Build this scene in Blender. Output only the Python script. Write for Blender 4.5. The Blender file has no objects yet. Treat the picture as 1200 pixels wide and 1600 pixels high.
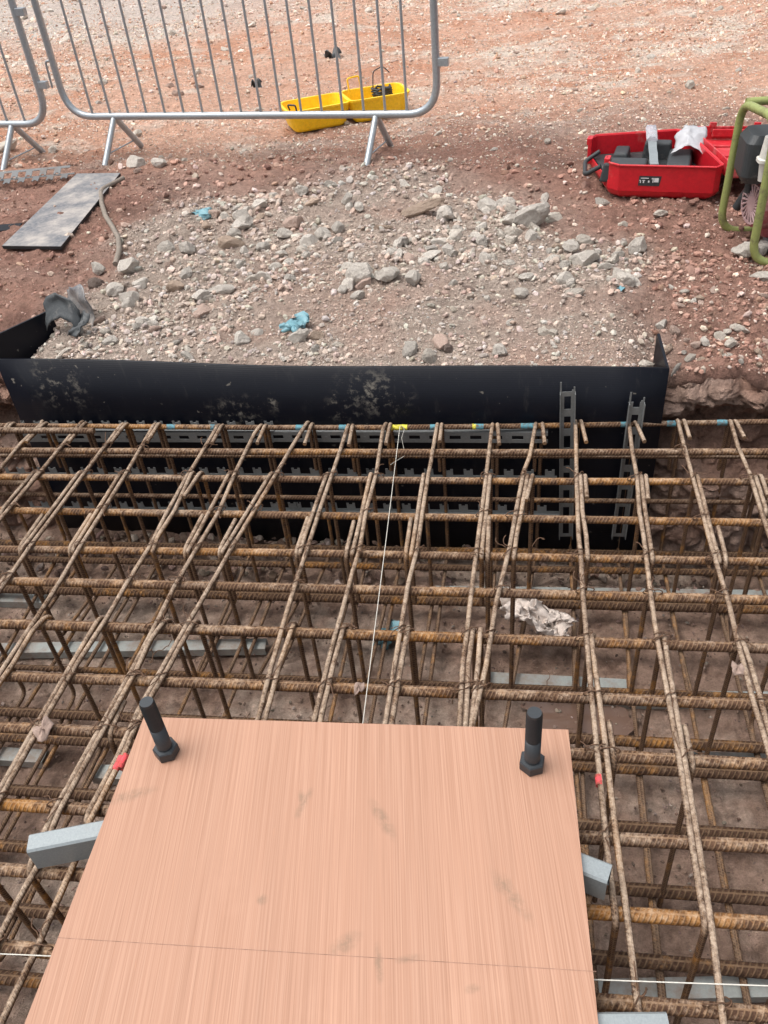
import bpy, bmesh, math, random
import numpy as np
from mathutils import Vector, Matrix

random.seed(7); RNG = np.random.default_rng(11)
SC = bpy.context.scene
COL = SC.collection
PI = math.pi

# ------------------------------------------------------------------ camera, sky, sun, exposure
CAM_H = 1.5
MV = np.array([[0.9900067931535417, 0.1147761360580243, -0.08193282676333324],
               [0.010597626116098005, -0.6399133143164303, -0.7683740238199525],
               [-0.14062090822684897, 0.7598272097998013, -0.6347348827796568]])   # camera axes (right, down, forward) in the world
FPX = 1320.0                                                                      # focal length for a 1200 x 1600 frame
cd = bpy.data.cameras.new('camera'); cam = bpy.data.objects.new('camera', cd); COL.objects.link(cam)
R3 = Matrix(((MV[0][0], -MV[1][0], -MV[2][0]), (MV[0][1], -MV[1][1], -MV[2][1]), (MV[0][2], -MV[1][2], -MV[2][2])))
cam.matrix_world = Matrix.Translation((0, 0, CAM_H)) @ R3.to_4x4()
cd.sensor_fit = 'AUTO'; cd.sensor_width = 36.0; cd.lens = FPX / 1600 * 36.0
cd.clip_start = 0.05; cd.clip_end = 500
SC.camera = cam

SUN_EL, SUN_AZ = 70, 262      # degrees; azimuth clockwise from +Y
wd = bpy.data.worlds.new('World'); SC.world = wd; wd.use_nodes = True
nt = wd.node_tree; bg = nt.nodes['Background']
sky = nt.nodes.new('ShaderNodeTexSky'); sky.sky_type = 'NISHITA'; sky.sun_disc = False
sky.sun_elevation = math.radians(SUN_EL); sky.sun_rotation = math.radians(SUN_AZ)
sky.air_density = 1.0; sky.dust_density = 6.0; sky.ozone_density = 1.0
hs = nt.nodes.new('ShaderNodeHueSaturation'); hs.inputs['Saturation'].default_value = 0.25   # cloud-grey sky
nt.links.new(sky.outputs[0], hs.inputs['Color']); nt.links.new(hs.outputs[0], bg.inputs['Color'])
bg.inputs['Strength'].default_value = 0.15
sl = bpy.data.lights.new('sun', 'SUN'); sl.energy = 0.9; sl.angle = math.radians(32); sl.color = (1, .95, .88)
so = bpy.data.objects.new('sun', sl); COL.objects.link(so)
_a, _e = math.radians(SUN_AZ), math.radians(SUN_EL)
sdir = Vector((math.sin(_a) * math.cos(_e), math.cos(_a) * math.cos(_e), math.sin(_e)))
so.rotation_euler = sdir.to_track_quat('Z', 'Y').to_euler(); so.location = sdir * 20
SC.view_settings.view_transform = 'Standard'; SC.view_settings.look = 'None'
SC.view_settings.exposure = 0.62; SC.view_settings.gamma = 1.0
SC.render.engine = 'CYCLES'
SC.cycles.max_bounces = 6; SC.cycles.diffuse_bounces = 3; SC.cycles.glossy_bounces = 2

# ------------------------------------------------------------------ surveying helpers: photograph ray -> point on a real plane
def ray(u, v): return np.array([(u - 600) / FPX, (v - 800) / FPX, 1.0]) @ MV
def U(u, v, z=0.0):
    r = ray(u, v); return np.array([0, 0, CAM_H]) + r * ((z - CAM_H) / r[2])
def W(u, v, Y):
    r = ray(u, v); return np.array([0, 0, CAM_H]) + r * (Y / r[1])
def V3(p): return Vector((float(p[0]), float(p[1]), float(p[2])))

# ------------------------------------------------------------------ numpy noise
def _h(ix, iy, s):
    n = (ix.astype(np.int64) * 374761393 + iy.astype(np.int64) * 668265263 + s * 1442695041) & 0xffffffff
    n = ((n ^ (n >> 13)) * 1274126177) & 0xffffffff
    n = n ^ (n >> 16)
    return (n & 0xffff) / 65535.0
def vnoise(x, y, s=0):
    x = np.asarray(x, float); y = np.asarray(y, float)
    ix = np.floor(x); iy = np.floor(y); fx = x - ix; fy = y - iy
    fx = fx * fx * (3 - 2 * fx); fy = fy * fy * (3 - 2 * fy)
    a = _h(ix, iy, s); b = _h(ix + 1, iy, s); c = _h(ix, iy + 1, s); d = _h(ix + 1, iy + 1, s)
    return (a + (b - a) * fx) * (1 - fy) + (c + (d - c) * fx) * fy
def fbm(x, y, o=4, s=0, g=.5):
    t = 0; a = 1; w = 0
    for k in range(o):
        t = t + a * vnoise(x * 2 ** k + 17.3 * k, y * 2 ** k - 9.1 * k, s + k); w += a; a *= g
    return t / w - .5
def cells(x, y, s=0):
    """distance to the nearest cell point and that cell's random value"""
    x = np.asarray(x, float); y = np.asarray(y, float); ix = np.floor(x); iy = np.floor(y)
    best = np.full(x.shape, 9.0); val = np.zeros(x.shape); sec = np.full(x.shape, 9.0)
    for dx in (-1, 0, 1):
        for dy in (-1, 0, 1):
            cx = ix + dx; cy = iy + dy
            d = np.hypot(cx + _h(cx, cy, s) - x, cy + _h(cx, cy, s + 5) - y)
            m = d < best
            sec = np.where(m, best, np.minimum(sec, d)); val = np.where(m, _h(cx, cy, s + 9), val); best = np.where(m, d, best)
    return best, sec - best, val
def sstep(a, b, x):
    t = np.clip((x - a) / (b - a), 0, 1); return t * t * (3 - 2 * t)

# ------------------------------------------------------------------ objects
def tag(o, label=None, cat=None, group=None, kind=None):
    for k, v in (('label', label), ('category', cat), ('group', group), ('kind', kind)):
        if v: o[k] = v
    return o
def link(name, me, parent=None, origin=None):
    o = bpy.data.objects.new(name, me); COL.objects.link(o)
    if parent: o.parent = parent
    if origin is not None: o.location = V3(origin)
    return o
def empty(name, loc=(0, 0, 0), rz=0.0):
    o = bpy.data.objects.new(name, None); COL.objects.link(o); o.location = V3(loc); o.rotation_euler = (0, 0, rz)
    o.empty_display_size = .05
    return o

class G:
    """collects shapes and links them as one mesh object"""
    def __init__(s): s.v = []; s.f = []; s.uv = []; s.sm = []; s.mi = []; s.m = 0
    def add(s, vs, fs, uvs=None, smooth=False):
        b = len(s.v); s.v += [tuple(map(float, p)) for p in vs]
        for k, f in enumerate(fs):
            s.f.append(tuple(i + b for i in f)); s.sm.append(smooth); s.mi.append(s.m)
            s.uv += list(uvs[k]) if uvs else [(0., 0.)] * len(f)
    def tube(s, path, r, seg=8, caps=True, smooth=True):
        P = [Vector(tuple(map(float, p))) for p in path]; n = len(P)
        T = []
        for i in range(n):
            a = P[max(0, i - 1)]; b = P[min(n - 1, i + 1)]; T.append((b - a).normalized())
        ref = Vector((0, 0, 1)) if abs(T[0].z) < .9 else Vector((0, 1, 0))
        N = (ref - T[0] * ref.dot(T[0])).normalized(); L = 0; vs = []; fs = []; uv = []; Ls = []
        for i in range(n):
            if i:
                N = (N - T[i] * N.dot(T[i])).normalized(); L += (P[i] - P[i - 1]).length
            B = T[i].cross(N); Ls.append(L)
            rr = r[i] if isinstance(r, (list, tuple)) else r
            for k in range(seg):
                a = 2 * PI * k / seg; vs.append(P[i] + (N * math.cos(a) + B * math.sin(a)) * rr)
        for i in range(n - 1):
            for k in range(seg):
                k2 = (k + 1) % seg
                fs.append((i * seg + k, i * seg + k2, (i + 1) * seg + k2, (i + 1) * seg + k))
                uv.append(((Ls[i], k / seg), (Ls[i], (k + 1) / seg), (Ls[i + 1], (k + 1) / seg), (Ls[i + 1], k / seg)))
        s.add(vs, fs, uv, smooth)
        if caps:
            s.add(vs[:seg], [tuple(range(seg - 1, -1, -1))]); s.add(vs[-seg:], [tuple(range(seg))])
    def prism(s, bottom, top, smooth=False):
        n = len(bottom); vs = list(bottom) + list(top)
        fs = [tuple(range(n - 1, -1, -1)), tuple(range(n, 2 * n))] + [(i, (i + 1) % n, n + (i + 1) % n, n + i) for i in range(n)]
        s.add(vs, fs, None, smooth)
    def box(s, c, size, M=None):
        x, y, z = [q / 2 for q in size]; M = M or Matrix()
        b = [M @ Vector(p) + V3(c) for p in ((-x, -y, -z), (x, -y, -z), (x, y, -z), (-x, y, -z))]
        t = [M @ Vector(p) + V3(c) for p in ((-x, -y, z), (x, -y, z), (x, y, z), (-x, y, z))]
        s.prism(b, t)
    def plate(s, a, b, c, d, th):
        """quad a-b-c-d (a bottom left, b bottom right, seen from the front) with thickness behind it; uv in metres"""
        a, b, c, d = map(V3, (a, b, c, d)); n = (b - a).cross(d - a).normalized() * -th
        w0 = (b - a).length; h0 = (d - a).length
        fs = [(0, 1, 2, 3)]; s.add([a, b, c, d], fs, [[(0, 0), (w0, 0), (w0, h0), (0, h0)]])
        q = [p + n for p in (a, b, c, d)]
        s.add([a, b, c, d] + q, [(7, 6, 5, 4), (0, 4, 5, 1), (1, 5, 6, 2), (2, 6, 7, 3), (3, 7, 4, 0)],
              [[(w0, h0 + 9)] * 4] * 5)
    def loft(s, rings, smooth=True, caps=(True, True)):
        n = len(rings[0]); vs = [p for r in rings for p in r]; fs = []
        for i in range(len(rings) - 1):
            for k in range(n): fs.append((i * n + k, i * n + (k + 1) % n, (i + 1) * n + (k + 1) % n, (i + 1) * n + k))
        s.add(vs, fs, None, smooth)
        if caps[0]: s.add(rings[0], [tuple(range(n - 1, -1, -1))])
        if caps[1]: s.add(rings[-1], [tuple(range(n))])
    def grid(s, P, smooth=True):
        """P: rows x cols of points"""
        r = len(P); c = len(P[0]); vs = [p for row in P for p in row]
        s.add(vs, [(i * c + j, i * c + j + 1, (i + 1) * c + j + 1, (i + 1) * c + j) for i in range(r - 1) for j in range(c - 1)],
              [((j / (c - 1), i / (r - 1)), ((j + 1) / (c - 1), i / (r - 1)), ((j + 1) / (c - 1), (i + 1) / (r - 1)), (j / (c - 1), (i + 1) / (r - 1)))
               for i in range(r - 1) for j in range(c - 1)], smooth)
    def mesh(s, name, mats, origin=None):
        me = bpy.data.meshes.new(name)
        o = origin if origin is not None else (0, 0, 0)
        me.from_pydata([(p[0] - o[0], p[1] - o[1], p[2] - o[2]) for p in s.v], [], s.f)
        l = me.uv_layers.new(name='UVMap'); l.data.foreach_set('uv', [c for t in s.uv for c in t])
        me.polygons.foreach_set('use_smooth', s.sm); me.polygons.foreach_set('material_index', s.mi)
        for m in (mats if isinstance(mats, (list, tuple)) else [mats]): me.materials.append(m)
        me.update(); return me
    def obj(s, name, mats, parent=None, origin=None, bevel=0.0):
        o = link(name, s.mesh(name, mats, origin), parent, origin)
        if bevel:
            m = o.modifiers.new('bevel', 'BEVEL'); m.width = bevel; m.segments = 2; m.limit_method = 'ANGLE'; m.angle_limit = math.radians(40)
        return o

def fillet(pts, rad, n=5):
    P = [V3(p) for p in pts]; out = [P[0]]
    for i in range(1, len(P) - 1):
        a = (P[i - 1] - P[i]); b = (P[i + 1] - P[i]); la, lb = a.length, b.length
        a.normalize(); b.normalize(); ang = a.angle(b)
        if ang > PI - .12: out.append(P[i]); continue
        d = min(rad / math.tan(ang / 2), la * .48, lb * .48); s0 = P[i] + a * d; s1 = P[i] + b * d
        for k in range(n + 1):
            t = k / n; out.append(s0 * (1 - t) ** 2 + P[i] * 2 * t * (1 - t) + s1 * t * t)
    out.append(P[-1]); return out
def npmesh(name, verts, faces, mat, cols=None, smooth=True, uv=None):
    """fast mesh from numpy arrays; faces (n,3) or (n,4); cols (nverts,3)"""
    me = bpy.data.meshes.new(name); n = len(verts); k = faces.shape[1]; m = len(faces)
    me.vertices.add(n); me.vertices.foreach_set('co', np.ascontiguousarray(verts, dtype=np.float32).ravel())
    me.loops.add(m * k); me.loops.foreach_set('vertex_index', np.ascontiguousarray(faces, dtype=np.int32).ravel())
    me.polygons.add(m); me.polygons.foreach_set('loop_start', np.arange(0, m * k, k, dtype=np.int32))
    me.polygons.foreach_set('use_smooth', np.full(m, smooth))
    if cols is not None:
        a = me.color_attributes.new('soil', 'FLOAT_COLOR', 'POINT')
        c4 = np.ones((n, 4), np.float32); c4[:, :3] = cols; a.data.foreach_set('color', c4.ravel())
    me.materials.append(mat); me.update(calc_edges=True); return me
def gridfaces(r, c):
    i = np.arange(r - 1)[:, None] * c + np.arange(c - 1)[None, :]; i = i.ravel()
    return np.stack([i, i + 1, i + c + 1, i + c], 1)

# ------------------------------------------------------------------ materials
class M:
    def __init__(s, name, rough=.7, metal=0.0, spec=.5):
        s.m = bpy.data.materials.new(name); s.m.use_nodes = True; s.nt = s.m.node_tree; s.b = s.nt.nodes['Principled BSDF']
        s.b.inputs['Roughness'].default_value = rough; s.b.inputs['Metallic'].default_value = metal
        s.b.inputs['Specular IOR Level'].default_value = spec
        s.tc = s.nt.nodes.new('ShaderNodeTexCoord')
    def n(s, t, **kw):
        x = s.nt.nodes.new(t)
        for k, v in kw.items():
            if k in x.inputs.keys(): s.put(x.inputs[k], v)
            else: setattr(x, k, v)
        return x
    def put(s, sock, v):
        if isinstance(v, bpy.types.NodeSocket): s.nt.links.new(v, sock)
        elif isinstance(v, tuple) and len(v) == 3 and sock.type == 'RGBA': sock.default_value = (*v, 1)
        else: sock.default_value = v
    def noise(s, scale, detail=4, rough=.6, vec=None, dist=0.0):
        x = s.n('ShaderNodeTexNoise', Scale=scale, Detail=detail, Roughness=rough, Distortion=dist)
        s.put(x.inputs['Vector'], vec if vec is not None else s.tc.outputs['Object']); return x.outputs['Fac']
    def ramp(s, fac, *stops):
        r = s.nt.nodes.new('ShaderNodeValToRGB'); s.put(r.inputs[0], fac); e = r.color_ramp.elements
        while len(e) < len(stops): e.new(.5)
        for k, (p, c) in enumerate(stops):
            e[k].position = p; e[k].color = (*c, 1) if isinstance(c, tuple) else (c, c, c, 1)
        return r.outputs[0]
    def mix(s, fac, a, b, mode='MIX'):
        x = s.nt.nodes.new('ShaderNodeMix'); x.data_type = 'RGBA'; x.blend_type = mode
        s.put(x.inputs[0], fac); s.put(x.inputs[6], a); s.put(x.inputs[7], b); return x.outputs[2]
    def math(s, op, a, b=0.0, c=None):
        x = s.nt.nodes.new('ShaderNodeMath'); x.operation = op; s.put(x.inputs[0], a); s.put(x.inputs[1], b)
        if c is not None: s.put(x.inputs[2], c)
        return x.outputs[0]
    def mapping(s, vec, scale=(1, 1, 1), rot=(0, 0, 0), loc=(0, 0, 0)):
        x = s.nt.nodes.new('ShaderNodeMapping'); s.put(x.inputs['Vector'], vec)
        x.inputs['Scale'].default_value = scale; x.inputs['Rotation'].default_value = rot; x.inputs['Location'].default_value = loc
        return x.outputs[0]
    def bump(s, h, dist, strength=1.0):
        prev = s.b.inputs['Normal'].links[0].from_socket if s.b.inputs['Normal'].links else None
        x = s.n('ShaderNodeBump', Strength=strength, Distance=dist); s.put(x.inputs['Height'], h)
        if prev: s.put(x.inputs['Normal'], prev)
        s.put(s.b.inputs['Normal'], x.outputs[0])
    def color(s, c): s.put(s.b.inputs['Base Color'], c)
    def rough(s, c): s.put(s.b.inputs['Roughness'], c)
    def uvw(s): return s.tc.outputs['UV']
    def spots(s, uv, lst, nz):
        """soft-edged patches at uv spots, broken up by noise: (u, v, radius u, radius v, angle)"""
        out = None
        for (u, v, ru, rv, an) in lst:
            mp = s.nt.nodes.new('ShaderNodeMapping'); mp.vector_type = 'TEXTURE'; s.put(mp.inputs[0], uv)
            mp.inputs['Location'].default_value = (u, v, 0); mp.inputs['Rotation'].default_value = (0, 0, an); mp.inputs['Scale'].default_value = (ru, rv, 1)
            ln = s.nt.nodes.new('ShaderNodeVectorMath'); ln.operation = 'LENGTH'; s.put(ln.inputs[0], mp.outputs[0])
            k = s.math('SUBTRACT', 1.0, ln.outputs['Value']); k = s.math('MAXIMUM', k, 0.0)
            out = k if out is None else s.math('MAXIMUM', out, k)
        return s.math('MULTIPLY', out, nz)
    def bydir(s):
        g = s.nt.nodes.new('ShaderNodeNewGeometry'); x = s.nt.nodes.new('ShaderNodeSeparateXYZ'); s.put(x.inputs[0], g.outputs['Normal']); return x.outputs['Z']

def rebar_mat(name, pitch, dust, orange, dark, rib=.0011):
    m = M(name, .85, 0, .25)
    uv = m.uvw(); sp = m.nt.nodes.new('ShaderNodeSeparateXYZ'); m.put(sp.inputs[0], uv)
    oi = m.nt.nodes.new('ShaderNodeObjectInfo')
    ph = m.math('ADD', m.math('MULTIPLY', sp.outputs[0], 2 * PI / pitch), m.math('MULTIPLY', sp.outputs[1], 2 * PI * 3))
    w = m.math('SINE', ph); rb = m.math('SMOOTH_MAX', w, 0.0, .3)
    seam = m.math('ABSOLUTE', m.math('SINE', m.math('MULTIPLY', sp.outputs[1], 2 * PI)))
    seam = m.math('LESS_THAN', seam, .16)
    h = m.math('MAXIMUM', rb, seam)
    loc = m.n('ShaderNodeVectorMath', operation='ADD'); m.put(loc.inputs[0], m.tc.outputs['Object'])
    rv = m.math('MULTIPLY', oi.outputs['Random'], 37.0); m.put(loc.inputs[1], rv); P = loc.outputs[0]
    n1 = m.noise(8, 5, .68, P); n2 = m.noise(95, 4, .72, P); n3 = m.noise(2.6, 3, .5, P); n4 = m.noise(34, 4, .7, P)
    base = m.ramp(n2, (.28, (.030 * dark, .015 * dark, .010 * dark)), (.5, (.090 * dark, .046 * dark, .027 * dark)), (.72, (.165 * dark, .095 * dark, .055 * dark)))
    org = m.ramp(n2, (.3, (.16, .060, .016)), (.7, (.47, .22, .045)))
    fo = m.ramp(m.math('ADD', m.math('MULTIPLY', n4, .55), m.math('ADD', m.math('MULTIPLY', n1, .35), m.math('MULTIPLY', n3, .6))), (.90 - orange * .4, 0.0), (1.04 - orange * .4, 1.0))
    c = m.mix(fo, base, org)
    c = m.mix(m.math('MULTIPLY', h, .42), c, (.34 * dark, .215 * dark, .125 * dark))          # crests rubbed lighter
    up = m.ramp(m.bydir(), (.10, 0.0), (.80, 1.0))                                            # settled cement dust and splashes on the top mat
    zo = m.nt.nodes.new('ShaderNodeSeparateXYZ'); m.put(zo.inputs[0], m.tc.outputs['Object'])
    top = m.ramp(zo.outputs[2], (.25, .22), (.5, 1.0))
    fd = m.math('MULTIPLY', m.math('MULTIPLY', up, top), m.ramp(m.math('ADD', m.math('MULTIPLY', n1, .45), m.math('ADD', m.math('MULTIPLY', n4, .4), m.math('MULTIPLY', n2, .45))), (.74 - dust * .30, 0.0), (.90 - dust * .27, 1.0)))
    fd = m.math('MULTIPLY', fd, min(1, .45 + dust * .55))
    dcol = m.ramp(m.noise(150, 3, .7, P), (.3, (.29, .215, .155)), (.7, (.56, .445, .345)))
    c = m.mix(fd, c, dcol)
    m.color(c); m.bump(h, rib); m.bump(n2, .0009, .8)
    return m.m
RB_CROSS = rebar_mat('rebar_cross', .0095, .40, .38, 1.0, .0014)
RB_LINK = rebar_mat('rebar_link', .0070, .70, .30, .95, .0010)
RB_BOT = rebar_mat('rebar_bottom', .0135, .30, .30, .8, .0026)
RB_SIDE = rebar_mat('rebar_side', .010, .45, .12, .8)

def soil_mat(name):
    m = M(name, .95, 0, .15)
    a = m.n('ShaderNodeVertexColor', layer_name='soil').outputs['Color']
    n1 = m.noise(38, 6, .72); n2 = m.noise(210, 4, .75); n3 = m.noise(5, 5, .6)
    k = m.ramp(n1, (.28, .55), (.5, .95), (.72, 1.38))
    k2 = m.ramp(n2, (.3, .68), (.6, 1.1), (.75, 1.5))
    c = m.mix(1.0, a, k, 'MULTIPLY'); c = m.mix(.8, c, k2, 'MULTIPLY')
    c = m.mix(m.ramp(n3, (.4, 0.0), (.75, .3)), c, (.30, .20, .15))
    m.color(c); m.bump(n1, .028, .8); m.bump(n2, .008, .9); return m.m
def stone_attr_mat(name):
    m = M(name, .9, 0, .25)
    a = m.n('ShaderNodeVertexColor', layer_name='soil').outputs['Color']
    n1 = m.noise(60, 5, .7); n2 = m.noise(330, 3, .7)
    c = m.mix(1.0, a, m.ramp(n1, (.3, .75), (.7, 1.2)), 'MULTIPLY'); c = m.mix(.6, c, m.ramp(n2, (.3, .7), (.7, 1.3)), 'MULTIPLY')
    m.color(c); m.bump(n1, .006, .6); return m.m
def rock_mat(name, c1, c2, c3):
    m = M(name, .9, 0, .25)
    oi = m.nt.nodes.new('ShaderNodeObjectInfo')
    n1 = m.noise(11, 6, .68, dist=.6); n2 = m.noise(85, 5, .7); n3 = m.noise(3.5, 3, .5)
    c = m.mix(m.ramp(n1, (.35, 0.0), (.62, 1.0)), c1, c2); c = m.mix(m.ramp(n3, (.5, 0.0), (.7, .7)), c, c3)
    c = m.mix(.8, c, m.ramp(n2, (.28, .6), (.5, 1.0), (.75, 1.3)), 'MULTIPLY')
    br = m.math('ADD', .86, m.math('MULTIPLY', oi.outputs['Random'], .42))
    c = m.mix(1.0, c, br, 'MULTIPLY')
    m.color(c); m.bump(n1, .012, .8); m.bump(n2, .004, .9); return m.m
SOIL = soil_mat('soil'); GRAVEL = stone_attr_mat('gravel')
ROCK_GREY = rock_mat('rock_grey', (.56, .505, .445), (.68, .625, .56), (.48, .425, .37))
ROCK_PALE = rock_mat('rock_pale', (.60, .53, .455), (.70, .64, .56), (.52, .42, .35))
ROCK_PINK = rock_mat('rock_pink', (.54, .38, .305), (.62, .48, .41), (.45, .30, .24))
ROCK_TAN = rock_mat('rock_tan', (.45, .335, .255), (.52, .405, .32), (.34, .24, .185))
ROCK_DARK = rock_mat('rock_dark', (.20, .15, .125), (.27, .21, .18), (.15, .10, .085))

def simple(name, c, rough=.5, metal=0., var=.15, scale=20, bump=0.0, spec=.5):
    m = M(name, rough, metal, spec); n = m.noise(scale, 4, .6)
    m.color(m.mix(1.0, c, m.ramp(n, (.3, 1 - var), (.7, 1 + var)), 'MULTIPLY'))
    if bump: m.bump(n, bump)
    return m
def dirty(name, c, dirt, amt=.5, rough=.5, metal=0., scale=12, bump=0.0, spec=.5):
    m = M(name, rough, metal, spec); n1 = m.noise(scale, 6, .7); n2 = m.noise(scale * 7, 4, .7)
    cc = m.mix(1.0, c, m.ramp(n2, (.3, .85), (.7, 1.12)), 'MULTIPLY')
    f = m.ramp(m.math('ADD', m.math('MULTIPLY', n1, .75), m.math('MULTIPLY', n2, .3)), (.66 - amt * .3, 0.0), (.84 - amt * .25, 1.0))
    m.color(m.mix(f, cc, dirt)); m.rough(m.math('ADD', rough, m.math('MULTIPLY', f, .9 - rough)))
    if bump: m.bump(n2, bump)
    return m
GALV = dirty('galvanised_tube', (.42, .455, .48), (.32, .28, .24), .12, .36, .6, 15, .0004)
GALV_STRIP = dirty('galvanised_strip', (.22, .23, .23), (.24, .21, .18), .25, .42, .3, 14, .0003)
STRIP_SKYLIT = dirty('skylit_strip', (.14, .143, .145), (.16, .115, .09), .4, .5, .3, 14, .0003)  # galvanised strip copy darkened in colour to offset full skylight, plus brown dirt
CHANNEL = dirty('grey_channel', (.32, .34, .325), (.25, .195, .16), .62, .5, .1, 14, .0003)
STUD = dirty('light_steel_stud', (.26, .29, .30), (.24, .225, .21), .15, .38, .25, 30, .0002)
BOLT = dirty('black_bolt', (.042, .048, .054), (.13, .09, .065), .10, .48, .35, 60, .0003)
RED = dirty('red_plastic', (.55, .012, .022), (.40, .17, .14), .10, .33, 0, 8, 0)
RED_DUST = dirty('red_dusty_plastic', (.52, .02, .03), (.52, .28, .25), .42, .45, 0, 7, 0)
BLACKP = dirty('black_plastic', (.030, .035, .038), (.17, .14, .12), .2, .5, 0, 14, .0003)
YELLOW = dirty('yellow_plastic', (.97, .60, .012), (.70, .42, .16), .12, .42, 0, 9, 0)
GREEN = dirty('green_paint', (.29, .33, .11), (.13, .10, .06), .46, .4, .1, 26, .0004)
ENGINE_RED = dirty('faded_red_paint', (.30, .07, .075), (.38, .26, .23), .4, .5, .1, 18, .0004)
WHITEP = dirty('white_plastic', (.62, .60, .55), (.42, .34, .28), .2, .5, 0, 20)
BLUE = dirty('blue_glove', (.15, .31, .36), (.33, .34, .32), .32, .42, 0, 30, .001)
RAG = dirty('pale_rag', (.76, .66, .59), (.45, .35, .29), .25, .9, 0, 40, .002)
MEMBRANE = dirty('torn_membrane', (.050, .056, .060), (.22, .205, .19), .35, .5, 0, 22, .001)
MORTAR = dirty('mortar', (.40, .29, .24), (.28, .19, .15), .3, .9, 0, 60, .003).m
WIRE = simple('tie_wire', (.13, .07, .04), .7, .2, .4, 90).m
STRING = simple('string', (.58, .56, .50), .8, 0, .1, 200).m
HOSE = dirty('old_hose', (.20, .17, .14), (.33, .26, .21), .5, .7, 0, 50, .001)
WHITE_PRINT = simple('white_print', (.7, .7, .7), .5, 0, .1).m
INK = simple('pencil', (.27, .155, .11), .8, 0, .4, 60).m
PAPER = simple('paper', (.42, .42, .44), .4, 0, .15, 30).m
def spray(name, c):
    m = M(name, .7, 0, .3); n = m.noise(90, 4, .7); m.color(m.mix(m.ramp(n, (.45, 0.0), (.62, .85)), c, (.13, .07, .04))); m.bump(n, .0008); return m.m
PAINT_BLUE = spray('blue_marking', (.10, .27, .33)); PAINT_RED = spray('red_marking', (.80, .085, .10)); PAINT_YEL = spray('yellow_marking', (.75, .68, .08))
clear = M('clear_plastic', .08, 0, .5); clear.color((.8, .8, .85)); clear.b.inputs['Transmission Weight'].default_value = .65
clear.bump(clear.noise(60, 3), .004); CLEAR = clear.m

# black twin-wall sheet of the shutter: fine flutes, cement splashes, scuffs
bm_ = M('black_sheet', .42, 0, .22); uv = bm_.uvw()
fl = bm_.n('ShaderNodeTexWave', Scale=40.0, Distortion=.6, bands_direction='Y'); bm_.put(fl.inputs['Vector'], uv)
nz = bm_.ramp(bm_.noise(26, 6, .75), (.53, 0.0), (.66, .8))
sp = bm_.spots(uv, [(.20, .66, .13, .13, .2), (.82, .54, .16, .12, .2), (1.30, .66, .15, .11, -.2), (1.20, .60, .08, .08, .5), (.95, .62, .05, .05, 0)], nz)
sc_ = bm_.ramp(bm_.noise(6, 5, .7, bm_.mapping(uv, (6, 1.2, 1), (0, 0, .35))), (.58, 0.0), (.74, .07))
fleck = bm_.ramp(bm_.noise(42, 2, .5), (.73, 0.0), (.76, .5))
f_ = bm_.math('MAXIMUM', bm_.math('MAXIMUM', bm_.math('MULTIPLY', sp, 1.1), sc_), fleck)
bm_.color(bm_.mix(f_, (.0045, .0055, .010), (.22, .20, .17))); bm_.rough(bm_.math('ADD', .40, bm_.math('MULTIPLY', f_, .6)))
bm_.bump(fl.outputs['Fac'], .0004, .22); bm_.bump(bm_.noise(3.0, 2, .5), .02, .3)
BLACK_SHEET = bm_.m
ds = M('dusty_board', .42, 0, .5); n_ = ds.ramp(ds.noise(9, 6, .7), (.40, 0.0), (.66, .85)); n2_ = ds.ramp(ds.noise(60, 4, .7), (.45, 0.0), (.7, .5))
ds.color(ds.mix(ds.math('MAXIMUM', n_, n2_), (.10, .108, .125), (.46, .41, .365))); DUSTY = ds.m
DUSTY_EDGE = simple('board_edge', (.012, .012, .014), .6, 0, .3).m

# plywood face of the template: long streaky veneer grain, scuffs
pw = M('plywood_face', .62, 0, .3); uv = pw.uvw()
g1 = pw.noise(1.0, 5, .65, pw.mapping(uv, (420, 1.8, 1))); g2 = pw.noise(1.0, 4, .6, pw.mapping(uv, (620, 4.5, 1))); g3 = pw.noise(1.0, 3, .5, pw.mapping(uv, (16, .6, 1)))
c_ = pw.ramp(g1, (.30, (.325, .173, .112)), (.5, (.392, .218, .147)), (.70, (.468, .280, .197)))
c_ = pw.mix(.55, c_, pw.ramp(g2, (.3, .86), (.5, 1.0), (.72, 1.12)), 'MULTIPLY')
c_ = pw.mix(.6, c_, pw.ramp(g3, (.3, .92), (.7, 1.06)), 'MULTIPLY')
pin = pw.ramp(pw.noise(1.0, 3, .6, pw.mapping(uv, (300, 22, 1))), (.29, .55), (.36, 0.0))
c_ = pw.mix(pin, c_, (.42, .22, .14))
SMUDGE = []   # filled by photograph position below
blot = pw.ramp(pw.noise(5.5, 4, .6), (.60, 0.0), (.8, .25)); c_ = pw.mix(blot, c_, (.52, .31, .22))
PLY_NODES = (pw, uv, c_)
edge_m = M('plywood_edge', .8, 0, .2); ew = edge_m.n('ShaderNodeTexWave', Scale=150.0, bands_direction='Z'); edge_m.put(ew.inputs['Vector'], edge_m.tc.outputs['Object'])
edge_m.color(edge_m.ramp(ew.outputs['Fac'], (.2, (.34, .20, .12)), (.8, (.60, .42, .28)))); PLY_EDGE = edge_m.m

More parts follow.
